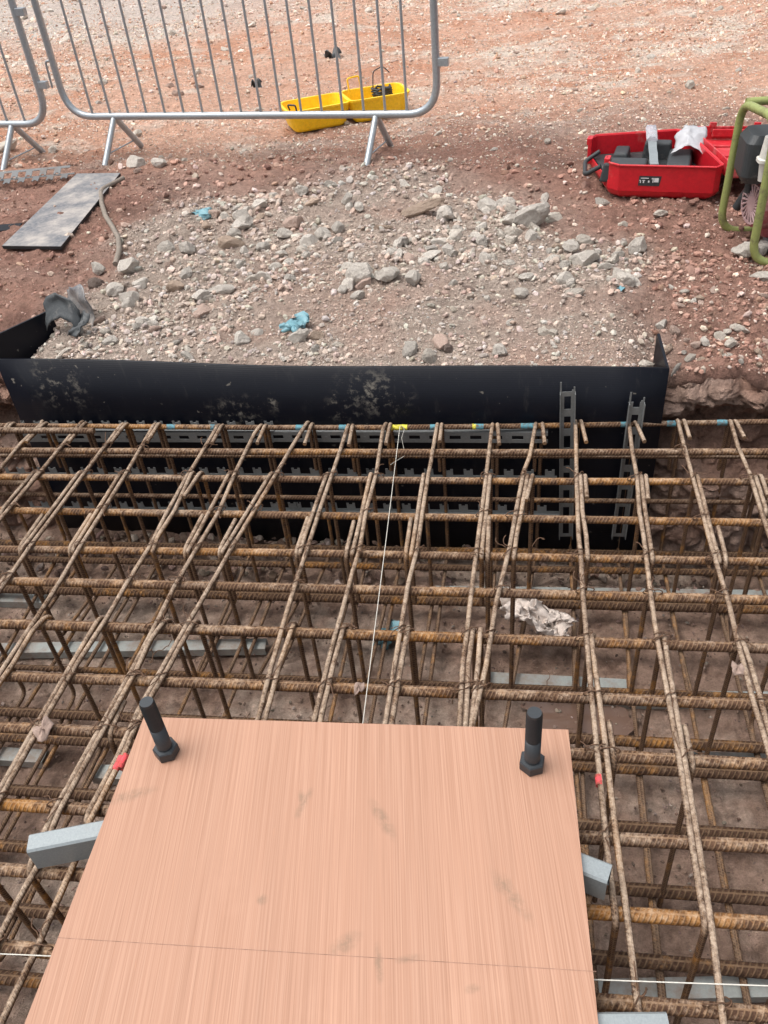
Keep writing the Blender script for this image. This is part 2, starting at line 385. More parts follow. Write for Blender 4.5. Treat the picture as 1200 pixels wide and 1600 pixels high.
# ------------------------------------------------------------------ ground: zones of soil and rubble
ZG = .17
FL = U(-8, 562, .187); FR = U(1046, 576, .187)           # top corners of the black shutter
def shut_y(x): return FL[1] + (FR[1] - FL[1]) * (x - FL[0]) / (FR[0] - FL[0])
PATCH_PX = [(-30, 640), (20, 545), (60, 530), (135, 440), (190, 375), (265, 330), (360, 305), (470, 285), (640, 268), (790, 290), (880, 320), (940, 380), (1010, 430), (1042, 510), (1050, 640)]
PATCH = np.array([U(u, v, ZG)[:2] for u, v in PATCH_PX])
def patch_dist(x, y):
    """signed distance to the rubble patch outline (negative inside)"""
    x = np.asarray(x, float); y = np.asarray(y, float); d = np.full(x.shape, 1e9); ins = np.zeros(x.shape, bool); n = len(PATCH)
    for i in range(n):
        a = PATCH[i]; b = PATCH[(i + 1) % n]; e = b - a; wx = x - a[0]; wy = y - a[1]
        t = np.clip((wx * e[0] + wy * e[1]) / (e @ e), 0, 1); d = np.minimum(d, np.hypot(wx - e[0] * t, wy - e[1] * t))
        c = ((a[1] > y) != (b[1] > y)) & (x < (b[0] - a[0]) * (y - a[1]) / (b[1] - a[1] + 1e-12) + a[0]); ins ^= c
    return np.where(ins, -d, d)
def edge_y(x):
    x = np.asarray(x, float)
    e = np.where((x > FL[0] - .01) & (x < FR[0] + .01), shut_y(x) + .012, 0)
    r = 2.375 + .07 * fbm(x * 5, x * 0 + 3, 3, 40); l = 2.46 + .07 * fbm(x * 5, x * 0 + 8, 3, 41)
    return np.where(x >= FR[0] + .01, r, np.where(x <= FL[0] - .01, l, e))
def height(x, y):
    x = np.asarray(x, float); y = np.asarray(y, float)
    near = np.clip(6 / (y + 1), .3, 1.3)
    z = ZG + .05 * fbm(x * .8, y * .8, 3, 1) + .045 * fbm(x * 3.2, y * 3.2, 4, 2) + .020 * fbm(x * 14, y * 14, 3, 3) * near
    far = sstep(4.5, 6.5, y); z = z + far * (.05 * fbm(x * 2.0, y * 2.6, 3, 4))
    b, e, v = cells(x * 16, y * 16, 7); z = z + .012 * (v - .4) * sstep(.0, .3, e) * (1 - .6 * far); z = z + .018 * fbm(x * 34, y * 34, 2, 12) * near
    inb = sstep(0, .15, (x - FL[0])) * sstep(0, .15, FR[0] - x)
    t = sstep(2.75, shut_y(np.clip(x, FL[0], FR[0])) + .05, y)
    z = np.where(inb > 0, z * (1 - inb * t) + inb * t * (.168 + (z - ZG) * .35), z)
    out = 1 - inb; t2 = sstep(2.85, 2.38, y); z = z - out * t2 * (.085 + .02 * (x < 0)) + out * t2 * .09 * fbm(x * 6, y * 6, 4, 9)
    return z
C_GREY = np.array((.43, .35, .295)); C_PINK = np.array((.50, .33, .265)); C_RED = np.array((.33, .185, .142)); C_FAR = np.array((.64, .39, .285)); C_PALE = np.array((.72, .62, .53)); C_DARK = np.array((.23, .130, .102))  # C_FAR is pale soil, brightened further to stand in for distant haze
def zones(x, y):
    pd = patch_dist(x, y) + .50 * fbm(x * 2.6, y * 2.6, 5, 21)
    g = 1 - sstep(-.20, .20, pd)
    far = sstep(4.35, 5.3, y + .8 * fbm(x * 1.2, y * 1.2, 3, 22) - .12 * x)
    st = fbm(x * .55 + 3, y * 1.7, 4, 23); st2 = fbm(x * 1.3, y * 2.6, 4, 24); m = fbm(x * 4.5, y * 4.5, 4, 25)
    c = C_RED + (C_DARK - C_RED) * sstep(.0, .25, m)[..., None] + (C_PINK - C_RED) * sstep(.0, .3, st2)[..., None] * .45
    mm = fbm(x * 3.2, y * 5.5, 4, 26); m3 = fbm(x * 9, y * 14, 3, 27)
    cf = C_FAR + (C_PALE - C_FAR) * sstep(-.05, .3, .5 * st + .6 * mm + .5 * m3)[..., None] + (np.array((.58, .30, .195)) - C_FAR) * sstep(-.02, .22, -.8 * st2 - .4 * m3)[..., None] * .95
    gl = sstep(-1.2, -3.2, x) * sstep(7.2, 9.2, y + 1.5 * st); cf = cf + (np.array((.56, .52, .48)) - cf) * gl[..., None] * .8
    c = c + (cf - c) * far[..., None]
    cg = C_GREY + (C_PINK - C_GREY) * sstep(.02, .22, m)[..., None] * .35 + (np.array((.43, .275, .215)) - C_GREY) * sstep(.08, .28, st2)[..., None] * .4
    return c + (cg - c) * g[..., None], g, far
def fan_grid():
    ys = [0.0]; d = 0.0
    while d < 11.5: d += .0095 * ((2.35 + d) / 2.35) ** 1.35; ys.append(d)
    ys += [12.5, 14, 17, 22, 30, 45, 70, 110, 180]
    us = np.concatenate([[-12, -6, -3, -1.7], np.linspace(-1.02, .62, 440), [1.0, 2, 4, 8]])
    return np.array(ys), us
YS, US = fan_grid()
Yb = 2.35 + YS[:, None] + 0 * US[None, :]; X = US[None, :] * Yb
bl = np.exp(-YS / .35)[:, None]
Y = Yb + (edge_y(X) - 2.35) * bl
Z = height(X, Y); rim_out = ((X[0] > FR[0] + .005) | (X[0] < FL[0] - .005)); Z[0, :] -= np.where(rim_out, .16, .002); Y[0, :] += np.where(rim_out, .05, 0)
rag_ = fbm(X[0] * 22, X[0] * 0 + 2, 3, 44)
Z[1, :] -= np.where(rim_out, .035 + .05 * rag_, 0); Z[2, :] -= np.where(rim_out, .012, 0); Y[1, :] += np.where(rim_out, .02 * rag_, 0)
colr, _, _ = zones(X, Y)
gv = np.stack([X, Y, Z], -1).reshape(-1, 3)
ground = link('ground', npmesh('ground', gv, gridfaces(len(YS), len(US)), SOIL, colr.reshape(-1, 3)))
tag(ground, 'rough red brown earth of the site running back from the pit', kind='structure')

# cut earth faces of the excavation each side of the shutter
def bank(name, x0, x1, seed, label):
    xs = np.arange(x0, x1, .009); ts = np.linspace(0, 1, 95)
    Xb, Tb = np.meshgrid(xs, ts); ztop = height(xs, edge_y(xs))[None, :] - .022
    Zb = ztop + (-.66 - ztop) * Tb; dz = ztop - Zb
    lip = .085 + .05 * fbm(xs * 2.2, xs * 0, 2, seed)[None, :]
    prof = -.045 * sstep(.0, .05, dz) * sstep(lip + .04, lip - .03, dz) + .06 * sstep(lip - .01, lip + .05, dz) - .16 * sstep(lip + .05, lip + .30, dz)
    wx = Xb + .05 * fbm(Xb * 6, Zb * 8, 3, seed + 1); wz = Zb + .04 * fbm(Xb * 7 + 9, Zb * 7, 3, seed + 2)
    b, e, v = cells(wx * 7, wz * 12, seed + 3); b2, e2, v2 = cells(wx * 19, wz * 30, seed + 4)
    dome = lambda e, w: np.sqrt(np.clip(e / w, 0, 1))
    Yk = edge_y(xs)[None, :] + prof - .05 * dome(e, .45) * (.4 + v) - .020 * dome(e2, .5) * (.3 + v2) + .035 * fbm(Xb * 12, Zb * 16, 4, seed + 5) + .04
    Yk = Yk - .020 * sstep(.08, .0, dz)
    m = fbm(Xb * 5, Zb * 9, 4, seed + 8)
    c = np.array((.35, .213, .160)) + (np.array((.47, .325, .26)) - np.array((.35, .213, .160))) * sstep(-.1, .2, m)[..., None] + (np.array((.23, .138, .105)) - np.array((.35, .213, .160))) * sstep(.05, .3, fbm(Xb * 3, Zb * 20, 3, seed + 9))[..., None]
    o = link(name, npmesh(name, np.stack([Xb, Yk, Zb], -1).reshape(-1, 3), gridfaces(len(ts), len(xs))[:, ::-1], SOIL, c.reshape(-1, 3), smooth=False))
    return tag(o, label, kind='structure')
bank('earth_bank', FR[0] + .012, 2.3, 60, 'cut face of layered brown earth right of the black shutter')
bank('earth_bank', -3.6, FL[0] - .012, 70, 'cut face of brown earth left of the black shutter')

# muddy blinding at the bottom of the pit
ZF = -.60
xs = np.arange(-3.2, 2.2, .0135); ys = np.arange(-.8, 2.52, .0135); Xf, Yf = np.meshgrid(xs, ys)
b, e, v = cells(Xf * 15, Yf * 15, 31)
Zf = ZF + .022 * fbm(Xf * 3.5, Yf * 3.5, 4, 32) + .020 * fbm(Xf * 20, Yf * 20, 3, 33) - .012 * sstep(.12, .28, fbm(Xf * 32, Yf * 32, 2, 39)) + .014 * (v > .8) * sstep(.45, .1, b) + .05 * sstep(2.12, 2.4, Yf) * (1 + fbm(Xf * 9, Yf * 9, 3, 36))
m = fbm(Xf * 2.2, Yf * 2.2, 4, 34) + .35 * fbm(Xf * 28, Yf * 28, 3, 37); m2 = fbm(Xf * 9, Yf * 9, 4, 35) + .5 * fbm(Xf * 45, Yf * 45, 2, 38)
cfl = np.array((.43, .29, .222)) + (np.array((.58, .445, .36)) - np.array((.43, .29, .222))) * sstep(-.12, .2, m)[..., None] + (np.array((.25, .16, .12)) - np.array((.43, .29, .222))) * sstep(.06, .25, m2)[..., None]
pf = link('pit_floor', npmesh('pit_floor', np.stack([Xf, Yf, Zf], -1).reshape(-1, 3), gridfaces(len(ys), len(xs)), SOIL, cfl.reshape(-1, 3)))
tag(pf, 'muddy blinding concrete at the bottom of the pit', kind='structure')
pud = M('puddle', .12, 0, .5); pud.color((.16, .10, .075)); pud.rough(pud.ramp(pud.noise(18, 3), (.4, .05), (.7, .35)))
g = G(); c = U(905, 1117, ZF + .012)
ring = [(c[0] + .16 * (1 + .5 * (vnoise(math.cos(a) * 2 + 5, math.sin(a) * 2, 3) - .5)) * math.cos(a), c[1] + .075 * (1 + .8 * (vnoise(math.cos(a) * 3, math.sin(a) * 3 + 4, 5) - .5)) * math.sin(a), c[2]) for a in np.linspace(0, 2 * PI, 40, endpoint=False)]
g.add(ring, [tuple(range(40))]); tag(g.obj('puddle', pud.m), 'shallow brown puddle on the pit floor behind the right bolt', kind='structure')

# ------------------------------------------------------------------ rocks and gravel
def rock_mesh(seed, sub, flat=.7, angular=7, mat=None):
    r = np.random.default_rng(seed); bm = bmesh.new(); bmesh.ops.create_icosphere(bm, subdivisions=sub, radius=1)
    co = np.array([v.co[:] for v in bm.verts])
    for k in range(angular):
        n = r.normal(size=3); n /= np.linalg.norm(n); d = r.uniform(.55, .85); t = co @ n - d; co = co - np.clip(t, 0, None)[:, None] * n
    if sub >= 3:
        a = fbm(co[:, 0] * 2.2 + co[:, 2] * 1.7, co[:, 1] * 2.2 - co[:, 2] * 1.3, 4, seed); b = fbm(co[:, 0] * 7 - co[:, 2] * 5, co[:, 1] * 7 + co[:, 2] * 4, 3, seed + 3)
        e = fbm(co[:, 0] * 18 + co[:, 2] * 13, co[:, 1] * 18 - co[:, 2] * 11, 2, seed + 8); co = co * (1 + .20 * a + .13 * b + .06 * e)[:, None]
    else: co = co * r.uniform(.85, 1.15, (len(co), 1))
    co = co / np.abs(co).max(0) * np.array((1, r.uniform(.62, .95), flat * r.uniform(.8, 1.1)))
    for v, p in zip(bm.verts, co): v.co = p
    if mat is None:
        f = np.array([[v.index for v in fc.verts] for fc in bm.faces]); bm.free(); return co, f
    me = bpy.data.meshes.new('stone'); bm.to_mesh(me); bm.free(); me.materials.append(mat)
    me.polygons.foreach_set('use_smooth', np.full(len(me.polygons), False)); me.update(); return me
ROCKS = {k: [rock_mesh(100 + i + 20 * j, 4, .86, 11, m) for i in range(7)] for j, (k, m) in enumerate((('grey', ROCK_GREY), ('pale', ROCK_PALE), ('pink', ROCK_PINK), ('tan', ROCK_TAN), ('dark', ROCK_DARK)))}
ROCKS3 = {k: [rock_mesh(300 + i + 20 * j, 4, .82, 9, m) for i in range(8)] for j, (k, m) in enumerate((('grey', ROCK_GREY), ('pale', ROCK_PALE), ('pink', ROCK_PINK), ('tan', ROCK_TAN), ('dark', ROCK_DARK)))}
NST = [0]
def stone(x, y, w, kind, label, group=None, ratio=(1, .85, .75), sink=.20, rot=None, lib=ROCKS, z=None):
    NST[0] += 1; L = lib[kind]; me = L[NST[0] % len(L)]
    o = link('stone', me); s = w / 2
    o.scale = (s * ratio[0], s * ratio[1], s * ratio[2])
    if z is None: z = float(height(np.array([x]), np.array([y]))[0])
    o.location = (x, y, z + s * ratio[2] * .72 * (1 - 2 * sink))
    o.rotation_euler = rot if rot is not None else (random.uniform(-.35, .35), random.uniform(-.35, .35), random.uniform(0, 6.28))
    return tag(o, label, 'stone', group)
def px_stone(u, v, wpx, kind, label, **kw):
    p = U(u, v, ZG); dist = np.linalg.norm(p - np.array([0, 0, CAM_H])); return stone(p[0], p[1], wpx * dist / FPX * 1.02, kind, label, **kw)
NEAR = [
 (826, 354, 66, 'grey', 'largest pale grey boulder in the rubble, left of the red tool case', dict(ratio=(1, .75, .85), rot=(.2, -.25, .35))),
 (998, 392, 40, 'grey', 'rounded grey stone alone on red soil below the red tool case', dict(ratio=(1, .9, .95))),
 (911, 414, 48, 'grey', 'pale oval stone lying broadside right of the big boulder, in the rubble', dict(ratio=(1, .7, .7), rot=(.1, 0, .1))),
 (890, 392, 32, 'grey', 'grey stone leaning against the back of the pale oval stone', {}),
 (863, 408, 30, 'grey', 'flat grey stone just left of the pale oval stone', dict(ratio=(1, .8, .55))),
 (883, 441, 32, 'grey', 'squarish pale stone just in front of the pale oval stone', {}),
 (897, 463, 34, 'pale', 'pale wedge stone in front of the squarish pale stone', dict(ratio=(1, .6, .6), rot=(.1, 0, .2))),
 (964, 403, 28, 'grey', 'dull grey stone between the pale oval stone and the rounded grey stone', {}),
 (848, 521, 26, 'pale', 'smooth pale cobble alone on fine gravel near the right end of the shutter', dict(ratio=(1, .7, .75))),
 (1010, 547, 34, 'pale', 'pale block tucked inside the right corner of the black shutter', dict(ratio=(1, .7, .75), rot=(.1, .1, .1))),
 (566, 441, 54, 'grey', 'big two-tone grey boulder in the middle of the rubble', dict(ratio=(.9, .8, 1.1), rot=(.1, .1, .2))),
 (607, 441, 42, 'grey', 'grey boulder touching the right side of the two-tone boulder', {}),
 (645, 446, 38, 'grey', 'lumpy grey stone second to the right of the two-tone boulder', {}),
 (545, 452, 30, 'grey', 'small grey lump below the left side of the two-tone boulder', {}),
 (466, 532, 40, 'grey', 'grey wedge stone just below the pale blue glove', dict(ratio=(1, .75, .75), rot=(0, -.35, .2))),
 (497, 527, 27, 'tan', 'tan stone right of the grey wedge, below the pale blue glove', {}),
 (527, 540, 20, 'pale', 'small upright pale pebble right of the tan stone near the shutter', {}),
 (640, 549, 38, 'grey', 'broad grey stone by the middle of the shutter edge', {}),
 (690, 541, 44, 'pink', 'pink flat stone right of the broad grey stone by the shutter edge', dict(ratio=(1, .7, .5))),
 (700, 548, 24, 'dark', 'dark stone at the right end of the pink flat stone', {}),
 (206, 429, 42, 'grey', 'smooth dark-faced grey boulder at the lower end of the hose', dict(ratio=(1, .8, .9))),
 (155, 423, 36, 'grey', 'grey stone left of the lower end of the hose', dict(ratio=(1, .7, .8))),
 (263, 391, 34, 'grey', 'left of two grey boulders side by side right of the hose', {}),
 (294, 396, 32, 'grey', 'right of two grey boulders side by side right of the hose', {}),
 (362, 388, 42, 'tan', 'brownish block of rock in the left part of the rubble', dict(ratio=(1, .6, .7), rot=(0, .1, .1))),
 (350, 455, 46, 'grey', 'long half buried grey stone in the left of the fill', dict(ratio=(1, .5, .45), rot=(.05, .1, .15))),
 (380, 340, 30, 'grey', 'grey stone right of the upper blue glove', {}),
 (374, 355, 32, 'grey', 'darker grey stone in front of the stone right of the upper blue glove', {}),
 (412, 383, 32, 'grey', 'pale grey boulder right of the brownish block', {}),
 (442, 366, 32, 'grey', 'grey boulder with a sharp ridge right of the pale grey boulder', {}),
 (408, 324, 26, 'grey', 'angular blue-grey stone at the top of the left rubble', {}),
 (440, 397, 26, 'grey', 'small grey boulder below the ridged boulder', {}),
 (505, 370, 32, 'grey', 'grey stone standing alone left of the tan slab', {}),
 (543, 315, 24, 'grey', 'grey lump at the top middle edge of the rubble', {}),
 (626, 378, 30, 'grey', 'squarish grey stone below the tan slab', {}),
 (598, 361, 34, 'tan', 'flat tan stone lying below the left end of the tan slab', dict(ratio=(1, .5, .4), rot=(0, .1, .3))),
 (655, 333, 78, 'tan', 'long tan slab of rock tilted up and propped on another stone', dict(ratio=(1, .48, .26), rot=(.12, -.22, .12), sink=-.1)),
 (697, 341, 34, 'grey', 'grey stone propping the right end of the tan slab', {}),
 (760, 324, 40, 'grey', 'grey block at the top of the rubble, between the tan slab and big boulder', {}),
 (702, 402, 26, 'grey', 'grey stone leaning in the middle right of the rubble', {}),
 (760, 413, 28, 'grey', 'grey stone half way between tan slab and pale oval stone', {}),
 (733, 457, 24, 'dark', 'dark flat stone in the fine gravel right of the boulders', dict(ratio=(1, .6, .5))),
 (940, 312, 26, 'grey', 'rough grey stone touching the front left corner of the red tool case', {}),
 (850, 304, 32, 'grey', 'flat grey stone behind the largest boulder', dict(ratio=(1, .6, .4))),
 (1030, 339, 28, 'pale', 'pale flat stone on soil below the middle of the red case', dict(ratio=(1, .6, .6))),
 (976, 351, 14, 'pale', 'tiny white pebble on red soil below the red case', {}),
 (1165, 400, 40, 'grey', 'grey boulder under the front leg of the green frame', dict(ratio=(1, .8, .8), sink=.1)),
 (1190, 390, 34, 'grey', 'grey boulder behind the leg of the green frame', {}),
 (1192, 424, 56, 'grey', 'flat grey slab in front of the green frame', dict(ratio=(1, .5, .3))),
 (1056, 496, 24, 'pink', 'brown pink stone outside the right corner of the shutter', {}),
 (1046, 517, 24, 'tan', 'orange tan stone just above the right corner of the shutter', dict(ratio=(1, .7, .7))),
 (1036, 490, 20, 'grey', 'small grey stone left of the brown pink stone by the shutter corner', {}),
 (1131, 502, 26, 'pale', 'cream kite-shaped stone on the red earth right of the shutter', {}),
 (1145, 519, 24, 'pale', 'white upright stone in front of the cream kite-shaped stone', {}),
 (1158, 493, 32, 'pale', 'white flat stone behind the cream kite-shaped stone', dict(ratio=(1, .45, .4), rot=(0, .2, -.3))),
 (1092, 517, 18, 'pink', 'small pink stone on the slope right of the shutter corner', {}),
 (1085, 526, 28, 'pale', 'whitish flat stone below the small pink stone on the slope', dict(ratio=(1, .5, .4))),
 (1062, 540, 28, 'grey', 'slanting grey slab stone on the slope beside the shutter corner', dict(ratio=(1, .4, .5), rot=(.3, -.7, .8))),
 (214, 262, 32, 'grey', 'grey stone by the back foot of the long barrier', {}),
 (252, 261, 26, 'grey', 'grey stone right of the back foot of the long barrier', {}),
 (216, 272, 14, 'pink', 'pink pebble beside the grey stone at the barrier foot', {}),
 (84, 236, 18, 'pale', 'pale stone by the back foot of the left barrier', {}),
 (8, 237, 44, 'pale', 'long pale stone behind the front foot of the left barrier', dict(ratio=(1, .4, .4))),
 (155, 504, 24, 'pink', 'pink oblong stone right of the torn membrane', dict(ratio=(1, .6, .6))),
 (168, 523, 20, 'pale', 'pale knobbly stone below the pink oblong stone', {}),
 (132, 545, 20, 'pale', 'pale wedge stone in the fill below the torn membrane', {}),
 (100, 556, 36, 'pale', 'pale flat stone at the left end of the shutter edge', dict(ratio=(1, .5, .4))),
 (208, 462, 22, 'pink', 'orange pink cobble in the fill below the dark grey boulder', {}),
 (126, 522, 22, 'grey', 'grey disc-like stone leaning under the torn membrane', {}),
 (590, 432, 14, 'grey', 'small stone wedged behind the two touching boulders', {}),
 (150, 446, 30, 'dark', 'dark brown stone below the grey stone at the hose end', {}),
 (205, 463, 16, 'pale', 'tiny pale stone beside the orange pink cobble', {}),
 (830, 375, 26, 'grey', 'grey stone under the front of the largest boulder', {}),
 (820, 441, 28, 'grey', 'grey stone left of the squarish pale stone', {}),
 (815, 466, 24, 'grey', 'grey stone low in the rubble left of the pale wedge', {}),
 (1078, 134, 24, 'pale', 'whitish rock standing out on the far ground at right', dict(ratio=(1, .6, .5))),
]
for u, v, w_, k, lab, kw in NEAR:
    if w_: px_stone(u, v, w_, k, lab, **kw)
N_SINGLE = 285 - NST[0]
# other loose stones one can pick out: rubble of the fill, earth bank, open ground
cnt = {'fill': int(N_SINGLE * .62), 'bank': int(N_SINGLE * .12)}; cnt['far'] = N_SINGLE - cnt['fill'] - cnt['bank']
LAB = {'fill': ('rough limestone lump lying loose among the grey rubble behind the shutter', 'loose stones of the grey rubble'),
       'bank': ('loose stone on the red brown earth right of the shutter', 'loose stones on the right bank'),
       'far': ('pale stone lying on the open ground round the barriers', 'stones scattered on the open ground')}
done = {k: 0 for k in cnt}; tries = 0; LOOSE = []
while any(done[k] < cnt[k] for k in cnt) and tries < 60000:
    tries += 1; u = random.uniform(-30, 1230); v = random.uniform(-10, 590); p = U(u, v, ZG); x, y = p[0], p[1]
    d = float(patch_dist(np.array([x]), np.array([y]))[0]); dist = np.linalg.norm(p - np.array([0, 0, CAM_H]))
    if d < -.05 and done['fill'] < cnt['fill']:
        band = (1.0 if 300 < v < 470 else .35) * (.25 + .75 * float(sstep(-.08, .12, fbm(np.array([x * 1.9 + 4]), np.array([y * 1.9]), 3, 62))[0]))
        if random.random() > band: continue
        k = 'fill'; w_ = random.choice((18, 21, 24, 27, 31, 35)) * dist / FPX; kind = random.choices(('grey', 'pale', 'pink', 'tan'), (7, 2, 1, .6))[0]
    elif x > FR[0] + .05 and v > 440 and d > 0 and done['bank'] < cnt['bank']: k = 'bank'; w_ = random.choice((12, 15, 18)) * dist / FPX; kind = random.choice(('pale', 'pink', 'pink', 'tan', 'grey'))
    elif v < 255 and done['far'] < cnt['far']: k = 'far'; w_ = random.choice((13, 15, 18, 21)) * dist / FPX * .8; kind = random.choices(('pale', 'pink', 'grey'), (4, 2, 1))[0]
    else: continue
    if y < edge_y(np.array([x]))[0] + .03: continue
    done[k] += 1; o = stone(x, y, w_, kind, LAB[k][0], LAB[k][1], lib=ROCKS3, sink=.3, ratio=(1, random.uniform(.65, .98), random.uniform(.5, .9))); LOOSE.append((u, v, kind, o))

LANDMARKS = [((826, 352), 'largest pale grey boulder'), ((655, 333), 'tilted tan slab of rock'), ((566, 438), 'big two-tone grey boulder'), ((911, 414), 'pale oval stone'),
 ((998, 392), 'rounded grey stone below the red case'), ((1045, 290), 'red tool case'), ((466, 506), 'pale blue glove'), ((322, 336), 'dark blue glove'), ((188, 415), 'lower end of the hose'),
 ((362, 388), 'brownish block of rock'), ((110, 490), 'torn black membrane'), ((848, 521), 'smooth pale cobble'), ((640, 549), 'broad grey stone by the shutter'), ((1131, 502), 'cream kite-shaped stone'),
 ((1165, 400), 'leg of the green frame'), ((160, 250), 'left feet of the long barrier'), ((590, 245), 'right feet of the long barrier'), ((530, 170), 'yellow case'), ((95, 330), 'dusty black board'),
 ((15, 255), 'feet of the left barrier'), ((686, 100), 'right end of the long barrier'), ((518, 92), 'grey and black scrap of sheeting'), ((1075, 132), 'whitish rock on the far ground'), ((350, 455), 'long half buried grey stone'), ((740, 460), 'dark flat stone')]
ORD = ['', 'second ', 'third ', 'fourth ', 'fifth ', 'sixth ', 'seventh ', 'eighth ', 'ninth ', 'tenth ', 'eleventh ', 'twelfth ', 'thirteenth ', 'fourteenth ']
bins = {}
for u, v, kind, o in LOOSE:
    (lu, lv), nm = min(LANDMARKS, key=lambda l: (l[0][0] - u) ** 2 + (2 * (l[0][1] - v)) ** 2); du, dv = u - lu, (v - lv) * 1.6
    way = ('right of' if du > 0 else 'left of') if abs(du) > abs(dv) else ('in front of' if dv > 0 else 'behind')
    bins.setdefault((nm, way, kind), []).append((du * du + dv * dv, o))
for (nm, way, kind), lst in bins.items():
    for i, (_, o) in enumerate(sorted(lst, key=lambda q: q[0])):
        o['label'] = '%s stone, %snearest %s the %s' % ({'grey': 'grey', 'pale': 'pale', 'pink': 'pinkish', 'tan': 'tan', 'dark': 'dark'}[kind], ORD[min(i, 13)], way, nm)
RK = [rock_mesh(500 + i, 2 if False else 1, .7, 3) for i in range(10)]; RK0 = []
for i in range(8):
    r = np.random.default_rng(700 + i); bm = bmesh.new(); bmesh.ops.create_icosphere(bm, subdivisions=1, radius=1)
    bmesh.ops.delete(bm, geom=[], context='VERTS')
    co = np.array([v.co[:] for v in bm.verts])[:12]; bm.free()
    phi = (1 + 5 ** .5) / 2
    co = np.array([(-1, phi, 0), (1, phi, 0), (-1, -phi, 0), (1, -phi, 0), (0, -1, phi), (0, 1, phi), (0, -1, -phi), (0, 1, -phi), (phi, 0, -1), (phi, 0, 1), (-phi, 0, -1), (-phi, 0, 1)], float) / 1.9
    co = co * r.uniform(.75, 1.15, (12, 1)) * np.array((1, r.uniform(.6, 1), r.uniform(.45, .8)))
    RK0.append((co, np.array([(0, 11, 5), (0, 5, 1), (0, 1, 7), (0, 7, 10), (0, 10, 11), (1, 5, 9), (5, 11, 4), (11, 10, 2), (10, 7, 6), (7, 1, 8), (3, 9, 4), (3, 4, 2), (3, 2, 6), (3, 6, 8), (3, 8, 9), (4, 9, 5), (2, 4, 11), (6, 2, 10), (8, 6, 7), (9, 8, 1)])))
RK8 = []
for i in range(8):
    r = np.random.default_rng(900 + i); co = np.array([(1, 0, 0), (0, 1, 0), (-1, 0, 0), (0, -1, 0), (0, 0, 1), (0, 0, -1)], float) * r.uniform(.7, 1.25, (6, 1)) + r.normal(0, .18, (6, 3)); co = co * np.array((1.1, r.uniform(.6, 1), r.uniform(.4, .75)))
    RK8.append((co, np.array([(0, 1, 4), (1, 2, 4), (2, 3, 4), (3, 0, 4), (1, 0, 5), (2, 1, 5), (3, 2, 5), (0, 3, 5)])))
def scatter(name, x, y, size, base_cols, lib, label, sink=.25, zf=height):
    n = len(x); V = len(lib[0][0]); F = len(lib[0][1]); libv = np.array([l[0] for l in lib]); k = RNG.integers(0, len(lib), n)
    a = RNG.uniform(0, 2 * PI, n); t = RNG.normal(0, .45, (n, 2)); ca, sa = np.cos(a), np.sin(a)
    v = libv[k] * size[:, None, None] * RNG.uniform(.75, 1.2, (n, 1, 3))
    vx = v[..., 0] * ca[:, None] - v[..., 1] * sa[:, None]; vy = v[..., 0] * sa[:, None] + v[..., 1] * ca[:, None]; vz = v[..., 2]
    cy, sy = np.cos(t[:, 0])[:, None], np.sin(t[:, 0])[:, None]; vx, vz = vx * cy + vz * sy, -vx * sy + vz * cy
    cx, sx = np.cos(t[:, 1])[:, None], np.sin(t[:, 1])[:, None]; vy, vz = vy * cx - vz * sx, vy * sx + vz * cx
    z = zf(x, y) + size * (.5 - sink)
    pts = np.stack([vx + x[:, None], vy + y[:, None], vz + z[:, None]], -1).reshape(-1, 3)
    fc = (lib[0][1][None] + (np.arange(n) * V)[:, None, None]).reshape(-1, 3)
    cols = np.repeat(base_cols, V, 0)
    o = link(name, npmesh(name, pts, fc, GRAVEL, cols, smooth=False)); return tag(o, label, kind='stuff')
def stone_cols(n, pal, w):
    pal = np.array(pal); c = pal[RNG.choice(len(pal), n, p=np.array(w) / sum(w))]; return c * RNG.uniform(.75, 1.22, (n, 1)) * RNG.uniform(.95, 1.05, (n, 3))
P_GREY = [(.45, .40, .35), (.52, .47, .415), (.47, .365, .305), (.34, .29, .25), (.52, .40, .335)]
P_RED = [(.40, .255, .20), (.56, .44, .36), (.28, .165, .125), (.62, .51, .43), (.21, .12, .09)]
P_FAR = [(.70, .57, .47), (.66, .45, .34), (.55, .33, .235), (.74, .64, .55), (.50, .42, .36)]
def spread(n, vlo, vhi, ulo=-60, uhi=1260):
    u = RNG.uniform(ulo, uhi, n); v = RNG.uniform(vlo, vhi, n)
    r = np.stack([(u - 600) / FPX, (v - 800) / FPX, np.ones(n)], 1) @ MV; t = (ZG - CAM_H) / r[:, 2]
    x = r[:, 0] * t; y = r[:, 1] * t; d = np.hypot(np.hypot(x, y), CAM_H - ZG)
    k = (y > edge_y(x) + .012) & (y < 15); return x[k], y[k], d[k]
